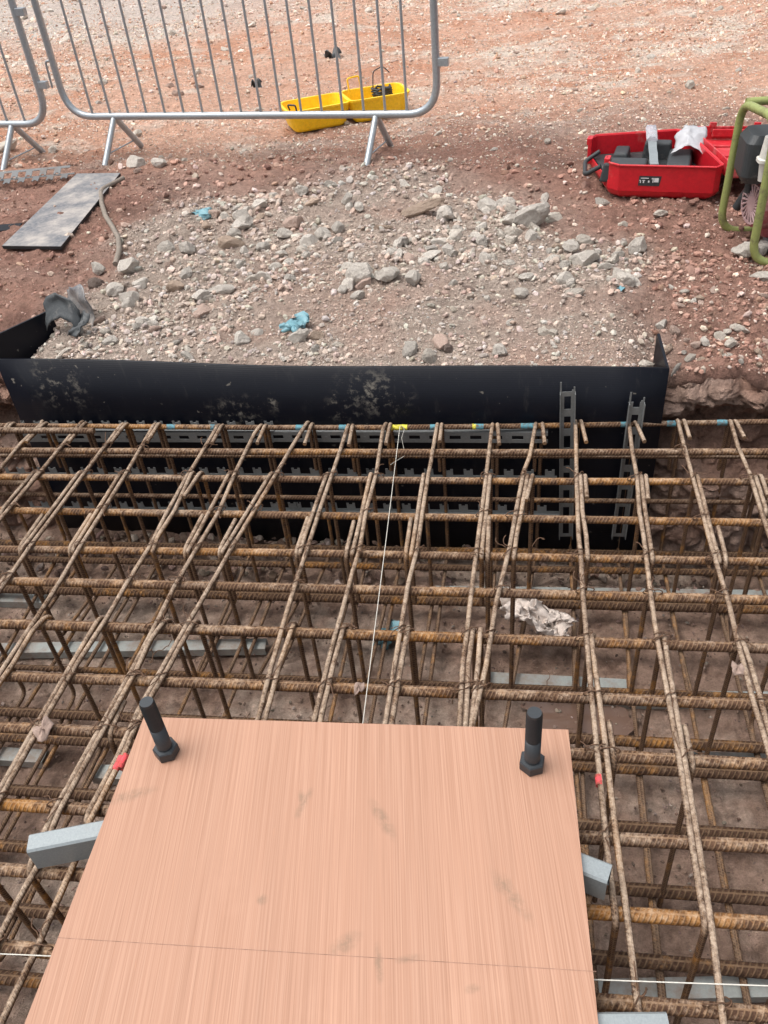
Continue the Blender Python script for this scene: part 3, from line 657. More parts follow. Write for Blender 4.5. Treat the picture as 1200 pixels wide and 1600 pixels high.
for (n, lo, hi, lib, smin, smax, nm) in ((60000, 250, 592, RK0, 1.3, 5.2, 'fine'), (11500, 250, 588, RK, 4.5, 14, 'coarse')):
    x, y, d = spread(n, lo, hi); _, g_, _ = zones(x, y)
    pp = smin + (smax - smin) * RNG.uniform(0, 1, len(x)) ** (2.6 if nm == 'fine' else 1.9)
    bare = sstep(-.10, .14, fbm(x * 2.3 + 4, y * 2.3, 3, 61)) if nm == 'fine' else sstep(-.06, .14, fbm(x * 1.9 + 4, y * 1.9, 3, 62) + .10 * sstep(2.5, 3.1, y) - .04)
    keep = RNG.uniform(0, 1, len(x)) < ((.45 if nm == 'fine' else .32) + (.55 if nm == 'fine' else .85) * bare) * np.where(g_ > .5, 1.0, np.where((x > FR[0]) & (y < 3.1), .85, .42 if nm == 'fine' else .25))
    x, y, d, g_, pp = x[keep], y[keep], d[keep], g_[keep], pp[keep]
    cg = stone_cols(len(x), P_GREY, (4, 3, 2, 1.4, 1.5)); cr = stone_cols(len(x), P_RED, (3, 2, 3, 1.3, 2))
    pin = sstep(.02, .2, fbm(x * 4.5, y * 4.5, 4, 25))[:, None]; sc_ = zones(x, y)[0] * RNG.uniform(.85, 1.35, (len(x), 1)); wm = (RNG.uniform(0, 1, (len(x), 1)) < (.62 if nm == 'fine' else .3)); cg = np.where(wm, sc_, cg * (1 - .35 * pin) + .35 * pin * cr); cr = np.where(RNG.uniform(0, 1, (len(x), 1)) < .5, sc_, cr)
    scatter('gravel', x, y, pp * d / FPX / 2, np.where(g_[:, None] > .5, cg, cr), lib, '%s broken stone and clods around the shutter' % nm)
for (n, lo, hi, lib, smin, smax, nm) in ((105000, -60, 262, RK8, 1.6, 5.2, 'fine'), (4600, -60, 262, RK, 4.0, 10, 'coarse')):
    x, y, d = spread(n, lo, hi, -150, 1350); st = fbm(x * .55 + 3, y * 1.7, 4, 23)
    far = sstep(4.1, 5.2, y); keep = RNG.uniform(0, 1, len(x)) < (.35 + .65 * sstep(-.12, .15, st)) * (.45 + .55 * far)
    x, y, d = x[keep], y[keep], d[keep]; far = far[keep]; pp = smin + (smax - smin) * RNG.uniform(0, 1, len(x)) ** 2.2
    c = stone_cols(len(x), P_FAR, (3.4, 2.6, 2.2, 2.6, 1.0)) * (.62 + .38 * far)[:, None]
    scatter('gravel', x, y, pp * d / FPX / 2 * .85, c, lib, '%s pale stones spread over the open ground' % nm)
# crumbs of stone and mud on the pit floor
n = 5200; x = RNG.uniform(-2.2, 1.3, n); y = 2.3 - 2.3 * RNG.uniform(0, 1, n) ** 1.6; nearw = y > 2.05
zfl = lambda x, y: ZF + .012 + 0 * x + .05 * sstep(2.12, 2.4, y)
sz = np.where(nearw & (RNG.uniform(0, 1, n) < .4), RNG.uniform(.008, .022, n), RNG.uniform(.0025, .008, n))
scatter('gravel', x, y, sz, stone_cols(n, [(.22, .15, .12), (.30, .24, .20), (.15, .10, .08)], (3, 2, 2)), RK0, 'crumbs of stone and mud on the pit floor', zf=zfl)

# ------------------------------------------------------------------ the black shutter round the rubble fill
sh = empty('black_shutter', ((FL[0] + FR[0]) / 2, (FL[1] + FR[1]) / 2, -.56))
tag(sh, 'black plastic sheet shutter holding back the grey rubble along the pit edge', 'shutter')
def loc(o, p): return np.array(p) - np.array(o.location)
zb = -.57
g = G(); NSEG = 14; rows = []
pts = []
for i in range(NSEG + 1):
    t = i / NSEG; q = FL + (FR - FL) * t; ztop = .187 + .004 * math.sin(t * 9) - .004 * math.sin(t * 3.1); bow = -.006 * math.sin(t * PI) + .003 * math.sin(t * 11)
    pts.append((q[0], q[1] + bow, ztop))
fv, ff, fu = [], [], []; Lw = float(np.linalg.norm((FR - FL)[:2]))
for i, q in enumerate(pts):
    for k in range(5): fv.append(loc(sh, (q[0], q[1], zb + (q[2] - zb) * k / 4)))
for i in range(NSEG):
    for k in range(4):
        a = i * 5 + k; ff.append((a, a + 5, a + 6, a + 1)); fu.append([(Lw * i / NSEG, .757 * k / 4), (Lw * (i + 1) / NSEG, .757 * k / 4), (Lw * (i + 1) / NSEG, .757 * (k + 1) / 4), (Lw * i / NSEG, .757 * (k + 1) / 4)])
g.add(fv, ff, fu, True)
o = g.obj('front_panel', BLACK_SHEET, sh); md = o.modifiers.new('thickness', 'SOLIDIFY'); md.thickness = .009; md.offset = -1
BR = U(1031, 521, .195); BL = U(76, 484, .235)
g = G(); g.plate(loc(sh, (FR[0] - .004, FR[1] + .01, -.3)), loc(sh, (BR[0] - .004, BR[1], -.05)), loc(sh, BR), loc(sh, (FR[0], FR[1] + .01, .187)), .008)
g.obj('side_panel', BLACK_SHEET, sh)
g = G(); c0 = np.array((FL[0], FL[1] + .01, .187)); BLb = BL + np.array((.01, 0, -.2))
up = U(-30, 545, .21)
g.plate(loc(sh, BLb), loc(sh, c0 - (0, 0, .4)), loc(sh, c0 + (-.012, .02, .066)), loc(sh, BL), .008)
g.obj('side_panel', BLACK_SHEET, sh)

# torn membrane draped at the end of the left side panel
def crumple(pts_fn, nu, nv, name, mat, amp, seed, freq=3.0, th=.003):
    P = []
    for i in range(nv):
        row = []
        for j in range(nu):
            a, b = j / (nu - 1), i / (nv - 1); p = np.array(pts_fn(a, b), float)
            n = np.array([float(fbm(np.array([a * freq + 3 * k]), np.array([b * freq - 5 * k]), 4, seed + k)[0]) for k in range(3)]) * amp * 2
            row.append(p + n)
        P.append(row)
    g = G(); c = np.mean([q for r in P for q in r], 0); zmin = min(q[2] for r in P for q in r); org = (c[0], c[1], zmin); g.grid(P)
    o = g.obj(name, mat, None, org); m = o.modifiers.new('thickness', 'SOLIDIFY'); m.thickness = th; return o
def strip_fn(px, zs, wv):
    K = [U(u, v, z) for (u, v), z in zip(px, zs)]
    def fn(a, b):
        q = a * (len(K) - 1); i = min(len(K) - 2, int(q)); p = K[i] + (K[i + 1] - K[i]) * (q - i); return p + np.array(wv) * (b - .15)
    return fn
tag(crumple(strip_fn([(70, 482), (76, 468), (90, 461), (108, 470), (122, 488), (124, 500)], (.25, .28, .30, .29, .25, .22), (.006, -.045, -.075)), 26, 10, 'torn_membrane', MEMBRANE.m, .012, 5, 3), 'dark curled scrap of torn membrane at the left end of the shutter', 'membrane')
tag(crumple(strip_fn([(124, 490), (120, 505), (114, 514), (108, 526)], (.24, .22, .205, .185), (.05, -.01, .01)), 12, 8, 'torn_membrane', MEMBRANE.m, .016, 25, 3), 'twisted tail of torn membrane hanging down onto the stones', 'membrane')
tag(crumple(strip_fn([(104, 462), (116, 453), (128, 458), (138, 472)], (.24, .27, .27, .25), (.012, -.03, -.11)), 14, 12, 'torn_membrane', DUSTY, .018, 15, 3), 'grey dusty flap of torn membrane standing behind the dark curled scrap', 'membrane')

# ------------------------------------------------------------------ slotted galvanised strips (walings and soldiers)
def slotted(L, Wd, pitch, sl, sw, flange=.02, teeth=False, ragged=False):
    """channel along +x from 0, web in the xz plane from z=0 to Wd, real slots; teeth: upper edge cut through a slot row"""
    g = G(); n = int(L / pitch); t = .0022
    def r(x0, x1, z0, z1, y=0.0): g.box(((x0 + x1) / 2, y, (z0 + z1) / 2), (x1 - x0, t, z1 - z0))
    zc = Wd / 2; z0, z1 = zc - sw / 2, zc + sw / 2
    if not teeth:
        r(0, L, 0, z0); r(0, L, z1, Wd)
        for i in range(n + 1):
            a = i * pitch - (pitch - sl) / 2; b = a + pitch - sl; a, b = max(0, a), min(L, b)
            if b > a:
                r(a, b, z0, z1); g.tube([((a + b) / 2, -t / 2 - .0006, zc), ((a + b) / 2, -t / 2, zc)], .0035, 8)
        g.box((L / 2, flange / 2, Wd), (L, flange, t)); g.box((L / 2, flange / 2, 0), (L, flange, t))
    else:
        r(0, L, 0, z0)
        for i in range(n + 1):
            a = i * pitch - (pitch - sl) / 2; b = min(L, a + pitch - sl); a = max(0, a)
            if b > a:
                r(a, b, z0, Wd * .82); w = (b - a) * .28
                r(a, a + w, Wd * .82, Wd); r(b - w, b, Wd * .82, Wd)
        g.box((L / 2, -flange / 2, 0), (L, flange, t))
    return g
def place_x(o, p, q):
    """lay an object's +x along p->q"""
    d = V3(q) - V3(p); o.location = V3(p); o.rotation_euler = (0, -math.atan2(d.z, math.hypot(d.x, d.y)), math.atan2(d.y, d.x))
YW = lambda x: shut_y(x) - .03
def onshut(u, v, off=.03):
    a = W(u, v, 2.3)
    for _ in range(6): a = W(u, v, shut_y(a[0]) - off)
    return a
WAL = 'slotted strips across the front of the shutter'
for (u0, u1, v0, v1, wd, teeth, lab) in (
    (36, 428, 690, 691, .040, False, 'dull grey slotted strip across the shutter, upper left run'),
    (422, 856, 690, 692, .040, False, 'bright grey slotted strip across the shutter, upper right run'),
    (36, 430, 668, 669, .028, True, 'toothed top edge strip behind the first cross bar at left'),
    (12, 440, 742, 744, .036, True, 'toothed grey strip across the shutter, middle row left half'),
    (436, 870, 744, 748, .036, True, 'toothed grey strip across the shutter, middle row right half'),
    (50, 470, 795, 797, .036, True, 'toothed grey strip across the shutter, lowest row left half'),
    (466, 876, 797, 803, .036, True, 'toothed grey strip across the shutter, lowest row right half')):
    a, b = onshut(u0, v0, .035 if not (v0 < 670) else .02), onshut(u1, v1, .035 if not (v0 < 670) else .02); L = float(np.linalg.norm(b - a))
    o = slotted(L, wd, .066, .036, .014, .018, teeth).obj('slotted_strip', GALV_STRIP.m); place_x(o, a, b); tag(o, lab, 'slotted strip', WAL)
for (u0, v0, u1, v1, lab) in ((887, 612, 884, 838, 'left of two upright slotted channels standing against the shutter'), (995, 628, 966, 838, 'right of two upright slotted channels with a torn top end')):
    a, b = onshut(u0, v0, .028), onshut(u1, v1, .028); b = np.array((a[0] + (b[0] - a[0]), b[1], b[2])); L = float(np.linalg.norm(a - b))
    g = slotted(L, .044, .072, .046, .020, .018)
    for k, (xx, hh) in enumerate(((.002, .034), (.042, .016), (.037, .006))): g.box((L + hh / 2, 0, xx), (hh, .002, .005))
    o = g.obj('slotted_channel', GALV_STRIP.m); d = V3(a) - V3(b)
    ax = d.normalized(); zz = Vector((1, 0, 0)); yy = zz.cross(ax).normalized(); zz = ax.cross(yy)
    o.matrix_world = Matrix.Translation(V3(b) - zz * .022) @ Matrix((ax, yy, zz)).transposed().to_4x4(); tag(o, lab, 'slotted channel', 'upright slotted channels at the shutter')

# ------------------------------------------------------------------ rebar cage
cage = empty('rebar_cage', (-.5, 1.2, -.6)); tag(cage, 'rusty tied reinforcement cage of cross bars and links filling the pit', 'rebar cage')
CO = np.array(cage.location)
def cp(g, name, mat): return g.obj(name, mat, cage, None)
class GC(G):
    def tube(s, path, r, seg=8, caps=True, smooth=True): G.tube(s, [np.array(p, float) - CO for p in path], r, seg, caps, smooth)
TB = [([(20, 665), (400, 668), (600, 668), (800, 666), (1200, 659)], .0085), ([(0, 704), (400, 706), (800, 707), (1200, 706)], .0105),
      ([(0, 745), (400, 748), (800, 752), (1200, 753)], .0105), ([(33, 798), (400, 804), (800, 810), (1200, 817)], .0108),
      ([(0, 858), (400, 863), (800, 870), (1200, 878)], .0110), ([(13, 908), (400, 917), (800, 927), (1200, 938)], .0125),
      ([(0, 974), (400, 986), (800, 999), (1200, 1013)], .0127), ([(17, 1057), (400, 1070), (800, 1086), (1200, 1102)], .0127),
      ([(0, 1136), (200, 1145), (897, 1178), (1197, 1195)], .0127), ([(7, 1257), (140, 1265), (907, 1308), (1200, 1323)], .0127),
      ([(0, 1358), (127, 1367), (922, 1425), (1200, 1443)], .0127), ([(0, 1478), (80, 1487), (937, 1565), (1200, 1585)], .0127)]
def extend(P, n=1.0):
    P = [np.array(p) for p in P]; a = P[0] - P[1]; b = P[-1] - P[-2]; return [P[0] + a / np.linalg.norm(a) * n] + P + [P[-1] + b / np.linalg.norm(b) * n]
TBY = []
cross = []
for px, r in TB:
    P = extend([U(u, v, -r) for u, v in px], .7); g = GC(); g.tube(P, r, 12); o = cp(g, 'cross_bar', RB_CROSS); cross.append((o, P, r))
    TBY.append(P)
for dy in (.16, .32, .48):                                    # cross bars nearer than the frame, under the template
    P = [p - np.array((0, dy, 0)) for p in TBY[-1]]; g = GC(); g.tube(P, .0127, 12); cp(g, 'cross_bar', RB_CROSS)
def ybar(k, x):
    P = TBY[k]
    for a, b in zip(P, P[1:]):
        if a[0] <= x <= b[0]: return a[1] + (b[1] - a[1]) * (x - a[0]) / (b[0] - a[0])
    return P[-1][1]
ZB = -.52
for y, r in ((2.21, .014), (2.125, .012), (1.965, .016), (1.80, .015), (1.617, .010), (1.447, .016), (1.356, .016), (1.187, .016), (1.024, .016), (.862, .016), (.705, .016), (.55, .016), (.39, .016)):
    g = GC(); g.tube([(-2.7, y + random.uniform(-.006, .006), ZB), (-.5, y, ZB - .003), (1.6, y + random.uniform(-.006, .006), ZB)], r, 10); cp(g, 'bottom_bar', RB_BOT)
for (u0, v0, u1, v1, Y_, r) in ((-200, 770, 1350, 787, 2.16, .008), (-200, 711, 1300, 713, 2.19, .008), (-200, 672, 147, 673, 2.175, .0105), (-200, 754, 42, 755, 2.15, .0105)):
    g = GC(); g.tube([W(u0, v0, Y_), W((u0 + u1) / 2, (v0 + v1) / 2, Y_), W(u1, v1, Y_)], r, 10); cp(g, 'side_bar', RB_SIDE)
def mark(k, u, v, w, m):
    P = U(u, v, -cross[k][2]); r = cross[k][2]; g = GC(); x = P[0]; y = ybar(k, x)
    g.tube([(x - w / 2, y, -r), (x + w / 2, y, -r)], r + .0006, 12); o = g.obj('paint_mark', m, cross[k][0], None)
    return o
for u, w in ((268, .030), (333, .014), (470, .03), (536, .024), (677, .02), (748, .03), (824, .04), (976, .022), (1050, .026), (1130, .03)): mark(0, u, 667, w, PAINT_BLUE)
mark(0, 624, 668, .052, PAINT_YEL)
mark(0, 741, 667, .012, PAINT_YEL)

# links: A from the first bar forward; S short links; C from the seventh bar towards the camera
RL = .0064; ZL = .0066; ZBT = -.545
COLS = [
 dict(A=[(17, 657), (0, 680)]),
 dict(A=[(66, 657), (65, 662), (33, 693), (0, 733)], t=[(74, 657), (41, 691)]),
 dict(A=[(130, 657), (123, 665), (67, 733), (0, 812)], t=[(135, 657), (107, 691)], S=[(57, 733), (0, 800)]),
 dict(A=[(194, 658), (133, 738), (88, 800), (48, 853), (17, 898), (0, 922)], t=[(199, 658), (173, 692)], S=[(128, 733), (50, 838), (38, 853)], s=[(67, 804), (34, 850)]),
 dict(A=[(244, 658), (200, 735), (160, 800), (125, 855), (98, 902), (63, 957), (33, 1002), (10, 1037)], t=[(250, 658), (230, 691)], S=[(190, 737), (127, 838), (118, 852)], s=[(142, 804), (111, 852)], C=[(75, 960), (50, 987), (20, 1038)]),
 dict(A=[(343, 660), (333, 678), (303, 728), (293, 743), (260, 803), (232, 858), (198, 912), (167, 966), (120, 1038), (66, 1130), (8, 1234)], t=[(348, 660), (331, 693)], S=[(299, 740), (273, 798), (247, 838), (240, 858)], ft=[(314, 738), (287, 777)], C=[(157, 963), (112, 1038), (59, 1130), (0, 1234)]),
 dict(A=[(410, 660), (398, 677), (368, 738), (342, 800), (307, 858), (275, 912), (245, 973), (207, 1046), (151, 1148), (84, 1269), (42, 1362)], t=[(415, 660), (402, 693)], S=[(359, 739), (307, 838), (296, 857)], s=[(317, 805), (289, 857)], C=[(262, 964), (233, 1003), (214, 1046), (158, 1148), (92, 1269), (57, 1357), (30, 1403), (3, 1457)], near=.845),
 dict(A=[(482, 658), (477, 665), (458, 695), (432, 740), (398, 797), (360, 860), (342, 892), (310, 947), (293, 975), (257, 1038), (217, 1109), (184, 1182), (131, 1284)], t=[(488, 660), (476, 694)], S=[(424, 741), (363, 838), (350, 858)], s=[(368, 812), (343, 858)], C=[(306, 967), (282, 1008), (264, 1042), (224, 1109), (192, 1182), (140, 1284), (120, 1340), (90, 1407), (55, 1488), (20, 1560)], near=.95),
 dict(A=[(545, 660), (532, 703), (520, 738), (502, 790), (480, 858), (465, 903), (448, 957), (425, 1038), (404, 1121)], t=[(551, 660), (545, 696)], S=[(511, 741), (476, 838), (470, 860)], s=[(481, 809), (463, 861)], C=[(461, 968), (437, 1038), (415, 1121)]),
 dict(A=[(604, 658), (598, 673), (588, 740), (572, 798), (562, 858), (550, 897), (532, 965), (523, 995), (512, 1038), (492, 1121)], t=[(610, 658), (603, 694)], S=[(579, 741), (557, 838), (551, 862)], s=[(553, 815), (541, 862)], C=[(539, 972), (521, 1038), (502, 1121)]),
 dict(A=[(684, 658), (673, 723), (669, 743), (660, 800), (652, 858), (638, 912), (627, 978), (617, 1038), (603, 1125)], t=[(690, 658), (687, 690)], S=[(662, 741), (647, 838), (643, 862)], s=[(642, 811), (634, 865)], C=[(639, 973), (627, 1038), (613, 1125)]),
 dict(A=[(770, 658), (762, 723), (757, 767), (752, 802), (745, 858), (738, 912), (730, 985), (723, 1038), (718, 1129)], t=[(777, 658), (780, 694)], S=[(766, 743), (761, 790), (755, 838), (753, 862)], s=[(764, 808), (762, 862)], C=[(740, 980), (732, 1038), (728, 1129)]),
 dict(A=[(838, 657), (828, 712), (818, 738), (807, 795), (798, 847), (790, 882), (775, 943), (760, 1038), (740, 1125)], t=[(847, 657), (851, 693)], S=[(825, 741), (815, 797), (807, 838), (804, 862)], ft=[(833, 741), (822, 782)], C=[(751, 977), (747, 1038), (737, 1129)]),
 dict(A=[(899, 653), (900, 698), (901, 757), (904, 838), (907, 862), (911, 933), (916, 990), (924, 1085), (933, 1173), (947, 1310), (956, 1390), (963, 1440)], t=[(907, 655), (916, 691)], S=[(907, 740), (910, 800), (916, 838), (918, 868)], ft=[(914, 738), (917, 778)], C=[(923, 988), (929, 1038), (947, 1173), (963, 1310), (980, 1433), (997, 1577)], near=.735),
 dict(A=[(982, 655), (988, 707), (995, 743), (999, 800), (1006, 840), (1018, 940), (1027, 1000), (1044, 1090), (1060, 1177), (1080, 1310), (1094, 1400), (1103, 1450)], t=[(991, 655), (1007, 690)], S=[(1002, 743), (1007, 790), (1014, 838), (1018, 862)], ft=[(1009, 740), (1013, 781)], C=[(1037, 988), (1044, 1038), (1053, 1090), (1068, 1177), (1090, 1310), (1112, 1450), (1130, 1597)], near=.735),
 dict(A=[(1058, 652), (1067, 690), (1080, 738), (1090, 773), (1107, 838), (1123, 892), (1138, 940), (1152, 1000), (1162, 1038), (1177, 1097), (1193, 1147)], t=[(1067, 650), (1078, 685)], S=[(1090, 743), (1113, 838), (1122, 868)], s=[(1122, 823), (1133, 868)], C=[(1157, 993), (1173, 1038), (1185, 1080), (1202, 1145)]),
 dict(A=[(1140, 653), (1153, 698), (1172, 742), (1188, 795), (1198, 825)], t=[(1146, 652), (1163, 684)], S=[(1180, 743), (1198, 800)], ft=[(1189, 742), (1200, 775)]),
 dict(A=[(1222, 650), (1262, 742)], t=[(1229, 650), (1243, 680)], S=[(1270, 742), (1290, 800)]),
 dict(A=[(1308, 647), (1352, 742)], S=[(1360, 742), (1390, 810)]),
 dict(A=[(-42, 657), (-110, 735)], S=[(-120, 735), (-190, 815)]),
 dict(A=[(-105, 657), (-180, 735)], S=[(-190, 735), (-260, 815)]),
]
def extrap(P, yend):
    P = [np.array(p, float) for p in P]
    if P[-1][1] > yend:
        a = P[0] if len(P) < 4 else P[len(P) // 3]; d = P[-1] - a; P.append(P[-1] + d * ((yend - P[-1][1]) / d[1]))
    return P
TIES = []
for ci, c in enumerate(COLS):
    A = extrap([U(u, v, ZL) for u, v in c['A']], c.get('near', .74)); A[0][1] = min(A[0][1], ybar(0, min(max(A[0][0], -2.3), 1.3)) + .022)
    far, near = A[0], A[-1]
    if 't' in c: tt = [U(u, v, ZL) for u, v in c['t']]
    else: tt = [far + (.014, 0, 0), far + (.014, -.085, 0)]
    f2 = tt[0].copy(); f2[1] = far[1]
    if abs(f2[0] - far[0]) < .0135: f2[0] = far[0] + .0135
    tip = tt[1]; tip[1] = min(tip[1], far[1] - .07)
    path = [tip, f2, (f2[0], f2[1], ZBT), (near[0] + .01, near[1], ZBT), (near[0] + .004, near[1], ZL)] + [tuple(p) for p in A[::-1][1:]] + [(far[0], far[1], -.19)]
    path[4] = (near[0], near[1], ZL)
    g = GC(); g.tube(fillet(path, .03, 6), RL, 8); cp(g, 'link', RB_LINK)
    if 'S' in c:
        S = [U(u, v, ZL) for u, v in c['S']]; S = extrap(S, ybar(4, min(max(S[-1][0], -2.3), 1.3)) - .019) if ci not in (2, 16, 17, 18, 19, 20) else S
        S[0][1] = max(S[0][1], ybar(2, min(max(S[0][0], -2.3), 1.3)) + .02)
        sf, sn = S[0], S[-1]
        if 's' in c:
            st, sc2 = [U(u, v, ZL) for u, v in c['s']]; sc2[1] = sn[1]
            path = [st, sc2, (sc2[0], sc2[1], ZBT), (sf[0], sf[1], ZBT), (sf[0], sf[1], ZL)] + [tuple(p) for p in S[1:]] + [(sn[0], sn[1], -.17)]
        else:
            ft = [U(u, v, ZL) for u, v in c['ft']] if 'ft' in c else [sf + (.014, 0, 0), sf + (.012, -.08, 0)]
            ft[0][1] = sf[1]
            path = [ft[1], ft[0], (ft[0][0], ft[0][1], ZBT), (sn[0], sn[1], ZBT), (sn[0], sn[1], ZL)] + [tuple(p) for p in S[::-1][1:]] + [(sf[0], sf[1], -.17)]
        g = GC(); g.tube(fillet(path, .026, 6), RL, 8); cp(g, 'link', RB_LINK)
    if 'C' in c: Cc = extrap([U(u, v, ZL) for u, v in c['C']], -.3)
    else:
        x0 = float(np.interp(1.53, [A[-1][1], A[0][1]], [A[-1][0], A[0][0]])) + (.016 if A[0][0] > -1 else -.016)
        d = (A[-1] - A[0]) / (A[0][1] - A[-1][1]); Cc = [np.array((x0, 1.535, ZL)), np.array((x0 + d[0] * .6, .93, ZL)), np.array((x0 + d[0] * 1.8, -.3, ZL))]
    cf = Cc[0]; cf[1] = max(cf[1], ybar(6, min(max(cf[0], -2.3), 1.3)) + .024); cn = Cc[-1]
    path = [(cf[0] + .004, cf[1] - .5, ZBT), (cf[0], cf[1], ZBT), (cf[0], cf[1], ZL)] + [tuple(p) for p in Cc[1:]] + [(cn[0], cn[1], -.3)]
    path[0] = (cn[0], cn[1], ZBT)
    g = GC(); g.tube(fillet(path, .032, 6), RL, 8); lk = cp(g, 'link', RB_LINK)
    c['Aw'], c['Cw'] = A, Cc
    for k in range(1, 12):
        for Pp, ch in ((A, .9 if k in (2, 4) else .5), (Cc, .55)):
            ys_ = [p[1] for p in Pp]
            if ys_[-1] < ybar(k, Pp[0][0] if -2.3 < Pp[0][0] < 1.3 else 0) < ys_[0] - .01 and random.random() < ch:
                x = Pp[0][0]
                for _ in range(4): y = ybar(k, min(max(x, -2.3), 1.3)); x = float(np.interp(y, ys_[::-1], [p[0] for p in Pp][::-1]))
                if -1.9 < x < .9: TIES.append((x, y))
# hooks of the U bars seen over the ninth cross bar
for (u, v, du) in ((957, 1166, 4), (1078, 1172, 4), (176, 1140, 4)):
    p = U(u, v, ZL - .012); g = GC(); y = ybar(8, p[0]); q = p.copy(); q[1] = y - .020
    g.tube(fillet([(q[0] - .002, q[1] + .10, ZL - .014), (q[0], q[1], ZL - .006), (q[0] + .004, q[1] - .004, -.58)], .026, 6), RL, 8); cp(g, 'starter_hook', RB_LINK)
# red paint marks on two links
for (u0, v0, u1, v1) in ((181, 1187, 189, 1200), (188, 1184, 196, 1196)):
    a, b = U(u0 + 6, v0 - 2, ZL), U(u1 - 6, v1 + 4, ZL); d = (U(176, 1200, ZL) - U(190, 1172, ZL)); d /= np.linalg.norm(d)
    c_m = U((u0 + u1) / 2, (v0 + v1) / 2, ZL); g = GC(); g.tube([c_m - d * .017, c_m + d * .017], RL + .0012, 10); cp(g, 'paint_mark', PAINT_RED)
a, b = U(935, 1212, ZL), U(937, 1228, ZL); g = GC(); g.tube([a, b], RL + .0012, 10); cp(g, 'paint_mark', PAINT_RED)
# tie wires: a loop round the crossing with two twisted ends
def tie_mesh(seed):
    r = random.Random(seed); g = G(); pts = []
    for i in range(15):
        a = 2 * PI * i / 14; pts.append((math.cos(a) * (.0165 + .004 * (seed % 2)) + .006, math.sin(a) * .004 * r.uniform(-1, 1) + .010 * math.cos(a), .004 + .0105 * math.sin(a)))
    g.tube(pts, .0015, 5)
    for s in (-1, 1):
        p = Vector((.012 * s * .4, .01, .010)); path = [p]; d = Vector((r.uniform(-1, 1), r.uniform(-.6, .6), r.uniform(.1, .6))).normalized()
        for k in range(7):
            d = (d + Vector((r.uniform(-.6, .6), r.uniform(-.6, .6), r.uniform(-.5, .25)))).normalized(); p = p + d * .0062; path.append(p)
        g.tube(path, .0012, 5)
    return g.mesh('tie_wire', WIRE)
TM = [tie_mesh(i) for i in range(6)]
random.shuffle(TIES)
for i, (x, y) in enumerate(TIES[:190]):
    o = link('tie_wire', TM[i % 6], cage); o.location = V3(np.array((x, y, .002)) - CO); o.rotation_euler = (0, 0, random.uniform(-.5, .5) + random.choice((0, PI)))
for (u, v, z0) in ((840, 1090, .0), (235, 1035, .01), (95, 1065, .01), (850, 870, -.02)):       # longer loose wire tails
    g = GC(); p = U(u, v, z0); q = [p]
    for k in range(9): q.append(q[-1] + np.array((random.uniform(-.014, .014), random.uniform(-.012, .012), random.uniform(-.002, .014))))
    g.tube(fillet(q, .02, 3), .001, 5); q = [p]
    for k in range(9): q.append(q[-1] + np.array((random.uniform(-.006, .016), random.uniform(-.012, .012), random.uniform(-.004, .012))))
    g.tube(fillet(q, .02, 3), .001, 5); cp(g, 'tie_wire', WIRE)

# ------------------------------------------------------------------ grey channel spacers on the pit floor
def channel(L, w=.045, h=.03, t=.002):
    g = G(); g.box((L / 2, 0, h - t / 2), (L, w, t)); g.box((L / 2, -w / 2 + t / 2, (h - t) / 2), (L, t, h - t - .0005)); g.box((L / 2, w / 2 - t / 2, (h - t) / 2), (L, t, h - t - .0005))
    g.box((L / 2, -w / 2 + .006, .0008), (L, .010, .0016)); return g
for (u0, v0, u1, v1, ext, lab) in (
    (-60, 1012, 415, 1004, 0, 'long grey channel spacer on the pit floor at left, third cross bar down'),
    (-60, 1172, 69, 1180, 0, 'short grey channel spacer at the left edge of the picture'),
    (145, 1203, 215, 1206, .2, 'grey channel spacer end showing beside the red marked link'),
    (740, 1051, 980, 1064, 0, 'grey channel spacer lying in mud behind the right bolt'),
    (920, 1082, 1280, 1084, 0, 'grey channel spacer behind the pair of links at right'),
    (680, 916, 1280, 924, 0, 'thin grey channel spacer under the far right of the cage'),
    (1062, 1182, 1300, 1190, 0, 'grey channel spacer half hidden below the ninth cross bar at right'),
    (905, 1545, 1300, 1537, 0, 'grey channel spacer by the bottom right corner beneath the white string'),
    (-60, 930, 70, 933, 0, 'dark grey channel spacer at the far left of the pit')):
    a, b = U(u0, v0, ZF + .045), U(u1, v1, ZF + .045); a[2] = b[2] = ZF + .010 - (.014 if u0 in (740, 920, 680) else 0); L = float(np.linalg.norm(b - a)) + ext
    o = channel(L).obj('spacer_channel', CHANNEL.m, None, None); place_x(o, a, b); tag(o, lab, 'channel', 'grey channel spacers on the pit floor')

# ------------------------------------------------------------------ plywood template on steel studs, with bolts
ZT = .093
c0, c1, c2, c3 = U(38, 1600, ZT), U(935, 1600, ZT), U(888, 1140, ZT), U(225, 1120, ZT)
e = (c0 - c3); c0 = c3 + e * 1.55; e = (c1 - c2); c1 = c2 + e * 1.55
for q in (c0, c1, c2, c3): q[2] = ZT
tp = empty('plywood_template', ((c0 + c2) / 2) * np.array((1, 1, 0)) + np.array((0, 0, .075)))
tag(tp, 'square pinkish plywood template with black bolts lying over the rebar cage', 'template')
TO = np.array(tp.location)
def tuv(u, v):
    p = U(u, v, ZT); ex = (c1 - c0) / np.linalg.norm(c1 - c0); ey = np.cross((0, 0, 1), ex); d = p - c0; return float(d @ ex), float(d @ ey)
def tsz(u, v, wpx): return wpx * np.linalg.norm(U(u, v, ZT) - np.array((0, 0, CAM_H))) / FPX
pw, uv, c_ = PLY_NODES; sp_l = []
